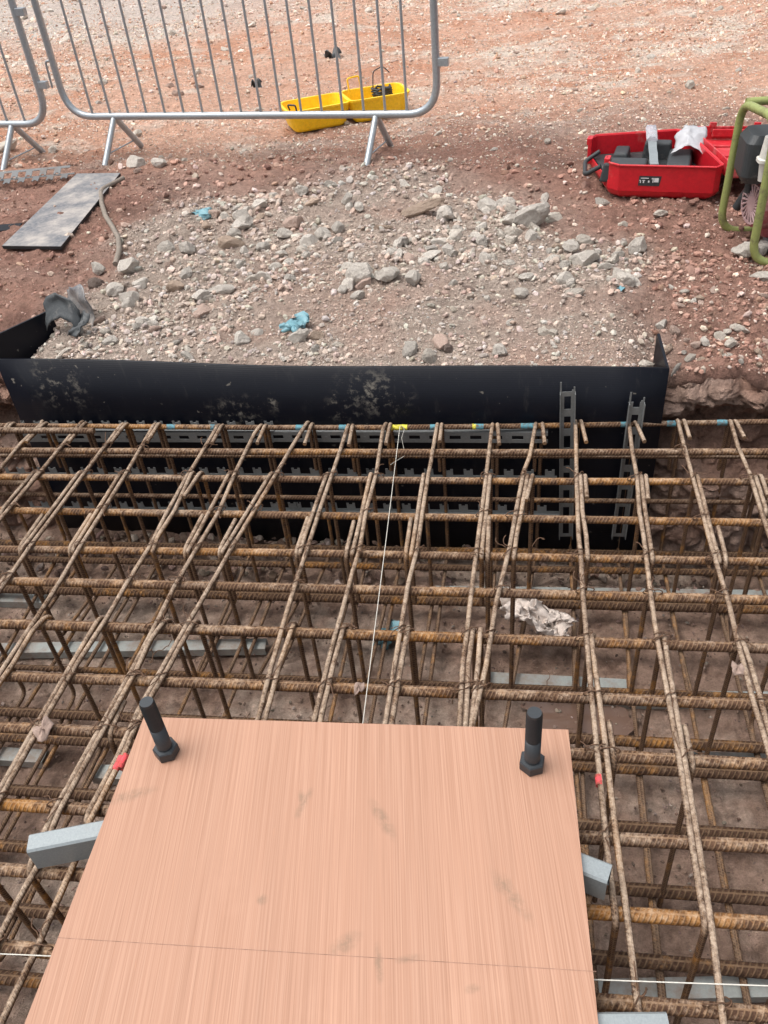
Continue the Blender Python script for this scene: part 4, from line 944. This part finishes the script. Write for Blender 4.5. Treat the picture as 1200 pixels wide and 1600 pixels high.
for (u, v, w, h, an) in ((598, 1280, 12, 36, .5), (475, 1255, 8, 26, -.4), (472, 1246, 7, 12, .2), (800, 1400, 13, 44, .55), (540, 1474, 30, 12, .5), (592, 1505, 8, 26, .1), (410, 1405, 10, 8, 0), (738, 1545, 14, 6, .2), (205, 1243, 44, 9, .25), (640, 1498, 24, 6, .1), (785, 1380, 16, 14, .4)):
    a, b = tuv(u, v); s = tsz(u, v, 1); sp_l.append((a, b, w * s * 1.0, h * s * 1.25, an))
sm = pw.spots(uv, sp_l, pw.ramp(pw.noise(60, 5, .7), (.34, .0), (.66, 1.5)))
pw.color(pw.mix(pw.math('MINIMUM', pw.math('MULTIPLY', sm, .6), .5), c_, (.17, .125, .085))); pw.bump(g1, .0006, .4)
PLY = pw.m
g = G(); top = [V3(q - TO) for q in (c0, c1, c2, c3)]; bot = [p - Vector((0, 0, .018)) for p in top]
uvq = [(0, 0)] + [None] * 3
def guv(q):
    ex = (c1 - c0) / np.linalg.norm(c1 - c0); ey = np.cross((0, 0, 1), ex); return float((q - c0) @ ex), float((q - c0) @ ey)
NH = 8
g.add(top, [(0, 1, 2, 3)], [[guv(c0), guv(c1), guv(c2), guv(c3)]]); g.m = 1
g.add(top + bot, [(7, 6, 5, 4), (0, 4, 5, 1), (1, 5, 6, 2), (2, 6, 7, 3), (3, 7, 4, 0)])
g.obj('board', [PLY, PLY_EDGE], tp)
g = G(); a, b = U(90, 1465, ZT + .0003), U(932, 1518, ZT + .0003); d = (b - a) / np.linalg.norm(b - a); n = np.cross((0, 0, 1), d) * .00045
g.add([a - n - TO, b - n - TO, b + n - TO, a + n - TO], [(0, 1, 2, 3)]); g.obj('pencil_line', INK, tp)
def bolt(u, v, label):
    p = U(u, v, ZT); R_ = .0150; t = empty('anchor_bolt', p); tag(t, label, 'bolt', 'black bolts through the template')
    t.location = V3(p)
    hexa = lambda r, z: [Vector((r * math.cos(PI / 3 * k + .35), r * math.sin(PI / 3 * k + .35), z)) for k in range(6)]
    g = G(); g.loft([hexa(.0232, 0), hexa(.0250, .0022), hexa(.0250, .0215), hexa(.0228, .024)], False); g.obj('nut', BOLT.m, t)
    g = G(); prof = [(.0150, .0236), (.0150, .085)] ; z = .085
    while z < .158: prof += [(.0150, z), (.0134, z + .0018)]; z += .0036
    prof += [(.0145, .160), (.0128, .1645)]
    rings = [[Vector((r * math.cos(2 * PI * k / 20), r * math.sin(2 * PI * k / 20), z)) for k in range(20)] for r, z in prof]
    g.loft(rings, True); g.obj('shank', BOLT.m, t); return t
bolt(262, 1177, 'left of two black bolts standing through the far corners of the plywood')
bolt(831, 1197, 'right of two black bolts standing through the far corners of the plywood')
def cstud(L, w=.038, h=.062, t=.0025):
    pr = [(-w / 2, .0), (-w / 2, h - .004), (-w / 2 + .004, h), (w / 2 - .004, h), (w / 2, h - .004), (w / 2, 0), (w / 2 - .009, 0), (w / 2 - .009, t), (w / 2 - t, t), (w / 2 - t, h - .006), (w / 2 - .006, h - t), (-w / 2 + .006, h - t), (-w / 2 + t, h - .006), (-w / 2 + t, t), (-w / 2 + .009, t), (-w / 2 + .009, 0)]
    g = G(); n = len(pr); rg = [[Vector((x, y, z)) for y, z in pr] for x in (0, L)]
    g.loft(rg, False, (False, False))
    for x in (0, L):
        for i in range(n // 2 - 1):
            j = n - 1 - i; a = i; q = [(x, *pr[a]), (x, *pr[a + 1]), (x, *pr[j - 1]), (x, *pr[j])]
            g.add(q, [(0, 1, 2, 3) if x else (3, 2, 1, 0)])
    return g
for (u0, v0, u1, v1, flip, lab) in ((47, 1322, 260, 1280, 0, 'bright steel stud poking out left from under the plywood'), (952, 1370, 760, 1295, 0, 'bright steel stud end poking out right of the plywood, with a frayed end'), (1044, 1606, 700, 1608, 0, 'bright steel stud at the bottom right corner of the plywood')):
    a, b = U(u0, v0, ZT - .03), U(u1, v1, ZT - .03); a[2] = b[2] = .0135; L = float(np.linalg.norm(b - a))
    o = cstud(L).obj('steel_stud', STUD.m); place_x(o, a, b); tag(o, lab, 'steel stud', 'steel studs carrying the plywood')

# string lines
g = G(); a = U(625, 667, .004); b = U(567, 1128, .050); d = b - a; g.tube([a + (0, 0, .002), (a + b) / 2 - (0, 0, .004), b + d * .15], .0010, 6)
q = U(626, 664, .006); g.tube(fillet([q, q + (.012, .0, -.012), q + (.004, -.03, -.03), q + (.016, -.06, -.075), q + (-.03, -.09, -.09)], .01, 3), .0009, 5)
tag(g.obj('string_line', STRING), 'taut white string from the yellow mark on the far bar to the plywood', 'string')
g = G(); a, b = U(-80, 1487, .052), U(82, 1494, .052); c, d = U(933, 1531, .052), U(1300, 1544, .052); g.tube([a, b, (b + c) / 2, c, d], .0011, 6)
tag(g.obj('string_line', STRING), 'white string passing sideways under the near part of the plywood', 'string')

# ------------------------------------------------------------------ crowd barriers
def barrier(P, d, s0, s1, name, label, feet, n_bars, hooks):
    """P a point under the bottom rail, d unit direction; s0..s1 extent along d"""
    t = empty(name, (P[0], P[1], P[2])); tag(t, label, 'barrier', 'steel crowd barriers'); t.rotation_euler = (0, 0, math.atan2(d[1], d[0]))
    zr, H, r = .192, 1.1, .0185
    g = G(); g.tube(fillet([((s0 + s1) / 2, 0, zr), (s0, 0, zr), (s0, 0, H), (s1, 0, H), (s1, 0, zr), ((s0 + s1) / 2, 0, zr)], .155, 9), r, 12, False); g.obj('frame', GALV.m, t)
    for k in range(n_bars):
        x = s0 + .155 + (s1 - s0 - .31) * k / (n_bars - 1); g = G(); g.tube([(x, 0, zr + r * .8), (x, 0, H - r * .8)], .0068, 8); g.obj('upright_bar', GALV.m, t)
    for x in feet:
        for yy, nm in ((-.185, 0), (.165, 1)):
            g = G(); x2 = x - .015; g.tube([(x, yy * .05, zr - r * .6), (x2 + (.0 if nm == 0 else .03), yy, -.012)], .0165, 10); g.obj('leg', GALV.m, t)
        g = G(); g.tube([(x - .012, -.145, .035), (x + .012, .13, .035)], .004, 6); g.obj('brace', GALV.m, t)
    for (x, z, sgn, kind) in hooks:
        g = G()
        if kind == 'tab': g.box((x + sgn * (r + .018), 0, z), (.05, .03, .036)); g.obj('connector_tab', GALV.m, t, None, .003)
        else: g.tube(fillet([(x, 0, z + .07), (x + sgn * .045, 0, z + .07), (x + sgn * .05, 0, z - .06)], .02, 5), .006, 8); g.obj('connector_hook', GALV.m, t)
    return t
P_l = (U(160, 252, ZG) + U(226, 227, ZG)) / 2; P_r = (U(572, 258, ZG) + U(612, 226, ZG)) / 2; d_ = (P_r - P_l) / np.linalg.norm(P_r - P_l); Lf = float(np.linalg.norm(P_r - P_l))
barrier(P_l, d_, -.285, Lf + .315, 'crowd_barrier', 'long galvanised crowd barrier in front of the yellow cases', (0.0, Lf), 17, ((-.285, .40, -1, 'hook'), (-.285, .85, -1, 'hook'), (Lf + .315, .42, 1, 'tab'), (Lf + .315, .85, 1, 'tab')))
P2 = (U(10, 261, ZG) + U(65, 240, ZG)) / 2; s_end = .245
barrier(P2, d_, s_end - 2.15, s_end, 'crowd_barrier', 'galvanised crowd barrier at the left edge hooked to the long one', (0.0, -1.6), 17, ((s_end, .385, 1, 'tab'), (s_end, .72, 1, 'tab')))

# ------------------------------------------------------------------ yellow case, open, with a cable in it
def rrect(w, d, r, z, n=5, cx=0, cy=0):
    out = []
    for (sx, sy, a0) in ((1, 1, 0), (-1, 1, PI / 2), (-1, -1, PI), (1, -1, 1.5 * PI)):
        for k in range(n + 1):
            a = a0 + PI / 2 * k / n; out.append(Vector((cx + sx * (w / 2 - r) + r * math.cos(a), cy + sy * (d / 2 - r) + r * math.sin(a), z)))
    return out
def tray(w, d, h, r, taper=.86, wall=.008, z0=0.0, lip=.006):
    g = G()
    g.loft([rrect(w * taper - .02, d * taper - .02, r * .8, z0), rrect(w * taper, d * taper, r, z0 + .012), rrect(w, d, r, z0 + h - .012), rrect(w + 2 * lip, d + 2 * lip, r + lip, z0 + h - .010), rrect(w + 2 * lip, d + 2 * lip, r + lip, z0 + h),
            rrect(w - 2 * wall, d - 2 * wall, r * .95, z0 + h), rrect(w * taper - 2 * wall, d * taper - 2 * wall, r * .9, z0 + wall)], False, (True, True))
    return g
pc = U(493, 173, ZG + .06); t = empty('yellow_case', (pc[0], pc[1], float(height(np.array([pc[0]]), np.array([pc[1]]))[0]) + .004), .44)
tag(t, 'open yellow plastic case lying in two halves behind the barrier', 'case')
tray(.37, .26, .120, .055).obj('case_lid', YELLOW.m, t, None)
g = G()
for k in range(9): g.box((-.10 + .030 * k, -.1215, .062), (.003, .004, .085), Matrix.Rotation(.14, 4, 'X'))
g.obj('rib', YELLOW.m, t)
g = G(); g.tube(fillet([(-.165, -.085, .12), (-.175, -.09, .15), (-.14, -.13, .15), (-.135, -.125, .11)], .01, 4), .005, 6); g.obj('latch', BLACKP.m, t)
o2 = U(586, 158, ZG + .06); R2 = Matrix.Rotation(-.44, 3, 'Z'); lo = R2 @ (V3(o2) - t.location)
g = tray(.36, .26, .125, .05); o = g.obj('case_base', YELLOW.m, t, None); o.location = (lo.x, lo.y, 0.0); o.rotation_euler = (0, 0, -.06)
g = G()
for k in range(9): g.box((-.11 + .030 * k, -.1215, .066), (.003, .004, .09), Matrix.Rotation(.14, 4, 'X'))
r_ = g.obj('rib', YELLOW.m, t); r_.location = o.location; r_.rotation_euler = o.rotation_euler
g = G(); g.tube(fillet([(-.13, .06, .12), (-.135, .07, .20), (-.06, .085, .20), (-.055, .075, .12)], .015, 4), .005, 6); r_ = g.obj('handle', YELLOW.m, t); r_.location = o.location
cb = t.matrix_basis @ Vector((lo.x + .045, lo.y, .0)); base = np.array((cb.x, cb.y, t.location.z + .03)); g = G(); path = []
for k in range(70):
    a = k * .55; rr = .055 + .008 * math.sin(k * 1.7); path.append(base + np.array((rr * math.cos(a), rr * math.sin(a) * .8, .03 + .0012 * k + .006 * math.sin(k * 2.3))))
g.tube(path, .006, 6); g.tube(fillet([base + (-.05, 0, .1), base + (-.045, .02, .19), base + (.01, .03, .215), base + (.05, .02, .18)], .03, 5), .0035, 6)
tag(g.obj('cable_coil', BLACKP.m, None, base - (0, 0, .02)), 'black cable coiled in the right half of the yellow case', 'cable')

# ------------------------------------------------------------------ red tool case
pA, pB, pC, pD = [U(*x, ZG + .13) for x in ((955, 260), (1134, 264), (1070, 204), (920, 214))]
mid = (pA + pB + pC + pD) / 4; zb_ = float(height(np.array([mid[0]]), np.array([mid[1]]))[0])
rz = math.atan2(pB[1] - pA[1], pB[0] - pA[0])
t = empty('red_tool_case', (mid[0], mid[1], ZG), rz); tag(t, 'open red plastic tool case with its lid folded back beside it', 'tool case')
Wc, Dc, Hc = .455, .455, .135
g = G()   # shell with a low left side
def wall(g, x0, y0, x1, y1, z0, z1, th=.006):
    a = Vector((x0, y0, 0)); b = Vector((x1, y1, 0)); n = (b - a).normalized().cross(Vector((0, 0, 1))) * th
    g.prism([(x0, y0, z0), (x1, y1, z0), (x1 - n.x, y1 - n.y, z0), (x0 - n.x, y0 - n.y, z0)], [(x0, y0, z1), (x1, y1, z1), (x1 - n.x, y1 - n.y, z1), (x0 - n.x, y0 - n.y, z1)])
w2, d2 = Wc / 2, Dc / 2; ch = .035
_Ri = Matrix.Rotation(-rz, 3, 'Z'); crn = [(_Ri @ (V3(q) - V3(mid))).xy for q in (pA, pB, pC, pD)]
out = []
for i in range(4):
    p = crn[i]; a = (crn[i - 1] - p).normalized(); b = (crn[(i + 1) % 4] - p).normalized(); out += [tuple(p + a * ch), tuple(p + b * ch)]
yf = (crn[0].y + crn[1].y) / 2; yk = (crn[2].y + crn[3].y) / 2; xl = (crn[0].x + crn[3].x) / 2; w2 = (crn[1].x + crn[2].x) / 2; d2 = -yf
sc = lambda k, z: [Vector((x * k, y * k, z)) for x, y in out]
g.loft([sc(.90, 0), sc(.96, .012), sc(1, .03)], False, (True, False))
for i in range(8):
    a, b = out[i], out[(i + 1) % 8]
    if i == 7: wall(g, a[0], a[1], b[0], b[1], .03, .062); continue

    wall(g, a[0], a[1], b[0], b[1], .03, Hc)
g.loft([sc(.985, .028), sc(.985, .0301)], False)
g.obj('shell', RED.m, t, None, .002)
g = G()
for i in range(8):
    a, b = out[i], out[(i + 1) % 8]
    if i == 7: continue
    g.tube([(a[0] * 1.005, a[1] * 1.005, Hc), (b[0] * 1.005, b[1] * 1.005, Hc)], .005, 8)
g.obj('rim', RED.m, t)
for yy in (-.135, .135):
    g = G(); xx = xl + (crn[0].x - xl) * (-1 if yy > 0 else 1) * .75; g.box((xx - .004, yy, .085), (.018, .05, .11)); g.box((xx - .012, yy, .125), (.014, .04, .03)); g.obj('latch', RED.m, t, None, .003)
g = G(); g.tube(fillet([(xl - .012, .10, .09), (xl - .072, .085, .05), (xl - .048, -.095, .05), (xl + .018, -.10, .09)], .03, 6), .010, 8); g.obj('handle', BLACKP.m, t)
tray_o = G()    # black insert with moulded wells
tray_o.loft([sc(.93, .034), sc(.93, .056)], False)
for (x, y, sx, sy, sz) in ((-.09, -.13, .20, .11, .075), (-.13, .10, .07, .14, .05), (.12, .02, .11, .26, .05), (.02, .14, .13, .07, .075), (.09, -.16, .14, .05, .05)):
    z1 = .05 + sz; b_ = [Vector((x + sx / 2 * i, y + sy / 2 * j, .05)) for i, j in ((-1, -1), (1, -1), (1, 1), (-1, 1))]; t_ = [Vector((x + sx / 2 * i * .85, y + sy / 2 * j * .8, z1)) for i, j in ((-1, -1), (1, -1), (1, 1), (-1, 1))]
    tray_o.prism(b_, t_)
tray_o.obj('insert', BLACKP.m, t, None, .008)
g = G(); zl = .075     # label on the front
lx = .02; yl = -d2 - .0015
g.prism([(lx - .045, yl, zl - .02), (lx + .04, yl, zl - .02), (lx + .046, yl, zl + .02), (lx - .042, yl, zl + .02)], [(lx - .045, yl + .001, zl - .02), (lx + .04, yl + .001, zl - .02), (lx + .046, yl + .001, zl + .02), (lx - .042, yl + .001, zl + .02)])
lab_o = g.obj('label', BLACKP.m, t)
g = G(); yq = yl - .0012
def mk(x0, z0, x1, z1): g.box(((x0 + x1) / 2 + lx, yq, (z0 + z1) / 2 + zl), (x1 - x0, .0006, z1 - z0))
mk(-.036, .010, -.004, .013); mk(-.038, -.008, -.034, .004); mk(-.041, .001, -.034, .004); mk(-.026, -.008, -.021, .004); mk(-.029, .001, -.018, .004); mk(-.006, -.006, .000, .002); mk(.012, -.006, .016, .012); mk(.018, -.004, .036, .013); mk(.008, .008, .020, .013)
g.obj('print', WHITE_PRINT, lab_o)
g = G(); Ll = .44; lh = .055; pb_, pc_ = Vector((*crn[1], 0)), Vector((*crn[2], 0)); ed = (pc_ - pb_); Dl = ed.length - .02; ed.normalize(); nr = Vector((ed.y, -ed.x, 0))
g.box((Ll / 2, 0, 0), (Ll, Dl, .005)); e2 = Dl / 2        # lid folded back flat on the right
for (x, y, sx, sy) in ((Ll / 2, -e2, Ll, .006), (Ll / 2, e2, Ll, .006), (.003, 0, .006, Dl - .013), (Ll - .003, 0, .006, Dl - .013)): g.box((x, y, lh / 2 + .003), (sx, sy, lh))
for yy in (-.14, 0, .14): g.box((Ll / 2, yy, .006), (Ll * .8, .014, .006))
for xx in (.10, .22, .30): g.box((xx, e2 - .002, lh + .01), (.03, .010, .02))
g.box((.2, e2 - .012, lh * .6), (.2, .012, .03))
o = g.obj('lid', RED_DUST.m, t, None, .002); lp = (pb_ + pc_) / 2 + nr * .014
o.matrix_basis = Matrix.Translation((lp.x, lp.y, .092)) @ Matrix((nr, ed, Vector((0, 0, 1)))).transposed().to_4x4() @ Matrix.Rotation(.09, 4, 'Y')
g = G()
for f in (.25, .75):
    q = pb_.lerp(pc_, f) + nr * .008; g.tube([q - ed * .03 + Vector((0, 0, Hc - .006)), q + ed * .03 + Vector((0, 0, Hc - .006))], .007, 8)
g.obj('hinge', RED.m, t)
# things lying in it
mt = t.matrix_basis
def inbox(x, y, z): return np.array((mt @ Vector((x, y, z)))[:])
a, b = np.array((-.02, .17, .165)), np.array((.03, -.19, .125))
g = G(); P0, P1 = a, b; dv = (b - a); 
for k in range(1): pass
stripw = .034; nrm = np.array((1, .15, 0)) * stripw
rows = [[inbox(*(a + dv * s + nrm * w_)) + (0, 0, .004 * math.sin(s * 20)) for w_ in (-.5, -.42, .42, .5)] for s in np.linspace(.34, 1, 8)]
g.grid(rows, False); o = g.obj('metal_strip', STUD.m, None, inbox(.01, 0, .12)); o.modifiers.new('thickness', 'SOLIDIFY').thickness = .003; tag(o, 'flat bright metal strip lying across the red tool case', 'strip')
g = G(); rgs = []
for s in np.linspace(0, .36, 7):
    c = a + dv * s; rgs.append([V3(inbox(c[0] + .024 * math.cos(q), c[1], c[2] + .008 + .013 * math.sin(q) + .003 * math.sin(s * 60 + q * 3))) for q in np.linspace(0, 2 * PI, 10, endpoint=False)])
g.loft(rgs, False); tag(g.obj('plastic_pouch', CLEAR, None, inbox(-.02, .12, .16)), 'clear plastic pouch on the back rim of the red case', 'pouch')
def bag(a, b): return inbox(.09 + .12 * a, .19 - .17 * b, .155 - .04 * b + .03 * math.sin(a * 3))
tag(crumple(bag, 14, 14, 'crumpled_bag', PAPER, .022, 77, 3, .001), 'crumpled white plastic bag in the back of the red case', 'bag')

# ------------------------------------------------------------------ machine with green tube frame at the right edge
YA, YN = 3.30, 2.99
P1, P2_, P3, P4 = W(1138, 360, YA), W(1161, 160, YA), W(1216, 186, YN), W(1172, 412, YN)
P1b = np.array((1.45, YA + .02, P1[2] - .0)); P4b = np.array((1.45, YN, P4[2]))
zb_ = min(P1[2], P4[2]) - .02
gen = empty('petrol_engine', (1.15, 3.15, zb_)); tag(gen, 'small petrol engine in a scuffed green tube frame at the right edge', 'engine')
GO = np.array(gen.location)
g = G(); P3r = P3 + np.array((.55, .06, 0)); P2r = P2_ + np.array((.5, .04, 0))
g.tube([p - V3(GO) for p in fillet([P1b, P1 - np.array((.035, 0, .004)), P2_, P3, P4, P4b], .085, 9)], .0145, 10)
g.tube([P2_ + (.01, 0, 0) - GO, P2r - GO], .0145, 10); g.obj('frame', GREEN.m, gen)
g = G(); q = P1 + np.array((.05, -.05, -.005)); g.box(q - GO + np.array((.03, -.09, -.02)), (.05, .26, .006), Matrix.Rotation(.25, 4, 'Z')); g.obj('base_plate', GREEN.m, gen, None, .002)
ec = W(1215, 300, 3.16)
c = W(1196, 238, 3.2); g = G(); g.loft([[V3(c - GO + np.array((x, y, z))) for x, y, z in [(p.x, p.y, zz) for p in rrect(.17 * k, .16 * k, .03, 0)]] for zz, k in ((-.085, .85), (-.06, 1), (.05, .98), (.075, .8))], False); o = g.obj('air_filter', BLACKP.m, gen, None, .004)
c = W(1200, 247, 3.08); g = G(); g.loft([[V3(c - GO + np.array((p.x, p.y, zz))) for p in rrect(.055 * k, .05 * k, .02, 0)] for zz, k in ((-.075, .7), (-.012, .9), (-.010, 1.25), (.0, 1.25), (.002, 1.0), (.07, .8))], False); g.obj('carburettor_cover', WHITEP.m, gen)
c = W(1178, 318, 3.17); ax = Vector((-.965, -.26, .03)).normalized(); ex = ax.cross(Vector((0, 0, 1))).normalized(); ez = ex.cross(ax) * -1
def ringp(r, h, n=26): return [V3(c - GO) + ax * h + ex * r * math.cos(2 * PI * k / n) + ez * r * math.sin(2 * PI * k / n) for k in range(n)]
g = G(); g.loft([ringp(.092, -.09), ringp(.089, -.02), ringp(.080, .004), ringp(.072, .004)], False, (True, True)); hous = g.obj('starter_cover', ENGINE_RED.m, gen)
g = G()
for k in range(20):
    a = 2 * PI * k / 20; d = ex * math.cos(a) + ez * math.sin(a); d2_ = ex * math.cos(a + .35) + ez * math.sin(a + .35)
    g.tube([V3(c - GO) + ax * .008 + d * .022, V3(c - GO) + ax * .008 + d2_ * .067], .0045, 5)
g.loft([ringp(.028, .004), ringp(.026, .012)], False); g.loft([ringp(.071, .0045), ringp(.071, .011), ringp(.065, .011), ringp(.065, .0045)], False, (False, False)); g.obj('grille', simple('faded_grille', (.42, .28, .28), .5, .1).m, hous)
g = G(); g.loft([ringp(.064, .0048), ringp(.030, .0049)], False, (False, False)); g.obj('fan_well', BLACKP.m, hous)
g = G(); cc = c - GO + np.array((.15, .07, .0)); g.loft([[V3(cc + np.array((p.x, p.y, zz))) for p in rrect(.24 * k, .20 * k, .03, 0)] for zz, k in ((-.12, .9), (-.08, 1), (.06, 1), (.10, .85))], False); g.obj('engine_block', ENGINE_RED.m, gen, None, .004)
g = G(); q0 = W(1150, 325, 3.26) - GO; q1 = W(1190, 268, 3.22) - GO; g.tube([q0, q0 * .5 + q1 * .5 + (0, 0, -.005), q1], [.016, .02, .024], 8); g.tube([W(1168, 300, 3.2) - GO, W(1175, 262, 3.2) - GO], .014, 8); g.obj('intake_pipe', BLACKP.m, gen)
g = G(); g.box(W(1222, 384, 3.12) - GO, (.10, .16, .03)); g.obj('engine_foot', simple('grey_metal', (.22, .22, .22), .6, .4, .3).m, gen, None, .004)

# ------------------------------------------------------------------ odds and ends on the ground
def gz(p): return float(height(np.array([p[0]]), np.array([p[1]]))[0])
k_ = [U(3, 384, ZG + .025), U(95, 385, ZG + .025), U(188, 270, ZG + .03), U(120, 271, ZG + .03)]
bo = np.mean(k_, 0) - (0, 0, .03); t = empty('black_board', bo); tag(t, 'dusty black board lying flat on the earth at left', 'board')
g = G(); tp_ = [V3(q - bo) for q in k_]; g.add(tp_, [(0, 1, 2, 3)]); g.m = 1; b_ = [p - Vector((0, 0, .014)) for p in tp_]; g.add(tp_ + b_, [(7, 6, 5, 4), (0, 4, 5, 1), (1, 5, 6, 2), (2, 6, 7, 3), (3, 7, 4, 0)]); g.obj('sheet', [DUSTY, DUSTY_EDGE], t)
a, b = U(-60, 366, ZG + .015), U(28, 358, ZG + .012); g = G(); g.plate(a, b, b + np.array((.0, .05, .01)), a + np.array((0, .06, .01)), .008); tag(g.obj('board_offcut', [BLACK_SHEET], None, a), 'thin black offcut poking out from under the dusty board', 'offcut')
hp = [(196, 288), (178, 296), (160, 306), (160, 322), (167, 345), (178, 362), (188, 382), (189, 402), (182, 418)]
g = G(); P = []
for u, v in hp: p = U(u, v, ZG); P.append((p[0], p[1], gz(p) + .018))
g.tube(fillet(P, .1, 4), .0115, 8); tag(g.obj('hose', HOSE.m, None, P[4]), 'old muddy hose snaking past the dusty board', 'hose')
a, b = U(-110, 286, ZG + .05), U(108, 266, ZG + .05); a[2] = b[2] = ZG + .03; L = float(np.linalg.norm(b - a))
g = slotted(L, .060, .075, .040, .026, .0, True); g2 = slotted(L * .98, .05, .075, .040, .022, .0, True)
o = g.obj('slotted_strip', STRIP_SKYLIT.m); d = (V3(b) - V3(a)).normalized(); yv = Vector((0, 0, 1)).cross(d); 
def lay(o, p, tilt):
    zz = (Vector((0, 0, 1)) * math.sin(tilt) - yv * math.cos(tilt)).normalized(); yy = zz.cross(d); o.matrix_world = Matrix.Translation(V3(p)) @ Matrix((d, yy, zz)).transposed().to_4x4()
lay(o, a + np.array((0, .03, .035)), -.35); tag(o, 'toothed grey strip lying on the earth above the dusty board', 'slotted strip')
o = g2.obj('slotted_strip', STRIP_SKYLIT.m); lay(o, a + np.array((.05, -.015, .012)), -.2); tag(o, 'second toothed strip under the one above the dusty board', 'slotted strip')
# gloves
def glove(p, s, rot, label, seed, hang=0.0):
    r = random.Random(seed); g = G(); R_ = Matrix.Rotation(rot, 3, 'Z'); base = V3(p)
    def tp(q): return base + R_ @ (Vector(q) * s)
    rows = []
    for i in range(9):
        a = i / 8; row = []
        for j in range(12):
            th = 2 * PI * j / 12; w = .5 - .08 * math.sin(a * 5); zz = .16 + .10 * math.sin(a * 7 + seed) + .07 * math.sin(th * 3 + a * 6)
            row.append(tp((math.cos(th) * w * (1 + .18 * math.sin(3 * th + a * 9 + seed)), a * 1.1 - .5 + .1 * math.sin(th * 2 + seed), max(.0, zz * math.sin(th) + .14 + .10 * math.sin(a * 4 + seed)))))
        rows.append(row)
    rows = [[p + Vector((r.uniform(-1, 1), r.uniform(-1, 1), r.uniform(-.6, 1))) * s * .11 for p in row] for row in rows]
    g.loft(rows, True)
    for k in range(5):
        x = -.40 + .2 * k; L = (.5, .62, .66, .58, .42)[k] * r.uniform(.6, 1); q = [Vector((x, .5, .15))]; dr = Vector((r.uniform(-.8, .8), 1, r.uniform(-.2, .6))).normalized()
        for m in range(5):
            dr = (dr + Vector((r.uniform(-.5, .5), r.uniform(-.7, .2), r.uniform(-.5, .15)))).normalized(); n_ = q[-1] + dr * L / 5; n_.z = max(.07, n_.z); q.append(n_)
        g.tube([tp(v) for v in q], [s * c for c in (.13, .12, .105, .10, .085, .03)], 8)
    return tag(g.obj('glove', BLUE.m, None, p), label, 'glove', 'discarded blue gloves')
p = U(322, 336, ZG); p[2] = gz(p) - .0; glove(p, .072, .6, 'dark blue disposable glove on the upper left rubble', 3)
p = U(466, 506, ZG + .02); p[2] = gz(p) + .012; glove(p, .072, 2.6, 'pale blue crumpled glove on the fill above the grey wedge stone', 8)
p = U(612, 993, ZF + .02); p[2] = ZF + .02; glove(p, .072, 2.2, 'blue glove down on the pit floor under the cage', 14)
p = U(969, 460, ZG); p[2] = gz(p); g = G(); P_ = [[p + np.array((x, y, .012 + .008 * math.sin(x * 300 + y * 200))) for x in np.linspace(-.013, .013, 5)] for y in np.linspace(-.009, .009, 4)]; g.grid(P_); tag(g.obj('blue_scrap', BLUE.m, None, p), 'tiny blue scrap on the gravel near the right end of the fill', 'scrap')
# rag on the bottom bars
rc = U(838, 973, -.47)
def rag(a, b):
    x = (a - .5) * .20; y = (b - .5) * .10 - .045 * (a - .5); return rc + np.array((x, y, .03 + .03 * math.sin(a * 5 + .5) + .02 * math.sin(b * 6 + a * 4)))
tag(crumple(rag, 46, 30, 'rag', RAG.m, .034, 91, 9.0, .003), 'pale crumpled rag lying on the bottom bars under the cage', 'rag')
# dark litter behind the barrier
for (u, v, s, mat, lab, sd) in ((520, 93, .055, MEMBRANE.m, 'grey and black scrap of sheeting beyond the yellow case', 41), (401, 133, .03, BLACKP.m, 'small black scrap on the ground left of the yellow case', 45)):
    p = U(u, v, ZG); z = gz(p)
    def lit(a, b, p=p, z=z, s=s): return np.array((p[0] + (a - .5) * 2 * s, p[1] + (b - .5) * s * 1.6, z + .02 + .04 * math.sin(a * 6) * math.sin(b * 5 + 1)))
    tag(crumple(lit, 10, 8, 'litter', mat, s * .5, sd, 3, .004), lab, 'litter')
# mortar dropped on bars
for (u, v, s) in ((68, 1140, .022), (560, 1075, .012), (1152, 1045, .014)):
    p = U(u, v, .012); g = G(); rgs = []
    for i in range(6):
        a = PI * (i + .3) / 5.6; rgs.append([V3(p - CO + np.array((s * math.sin(a) * math.cos(q) * (1 + .3 * math.sin(q * 3 + u)), s * 1.6 * math.sin(a) * math.sin(q) * (1 + .3 * math.sin(q * 2 + v)), s * .22 * math.cos(a) + .006 * math.sin(q * 4)))) for q in np.linspace(0, 2 * PI, 12, endpoint=False)])
    g.loft(rgs, True); cp(g, 'mortar_splash', MORTAR)
print('stones', NST[0], 'ties', len(TIES))
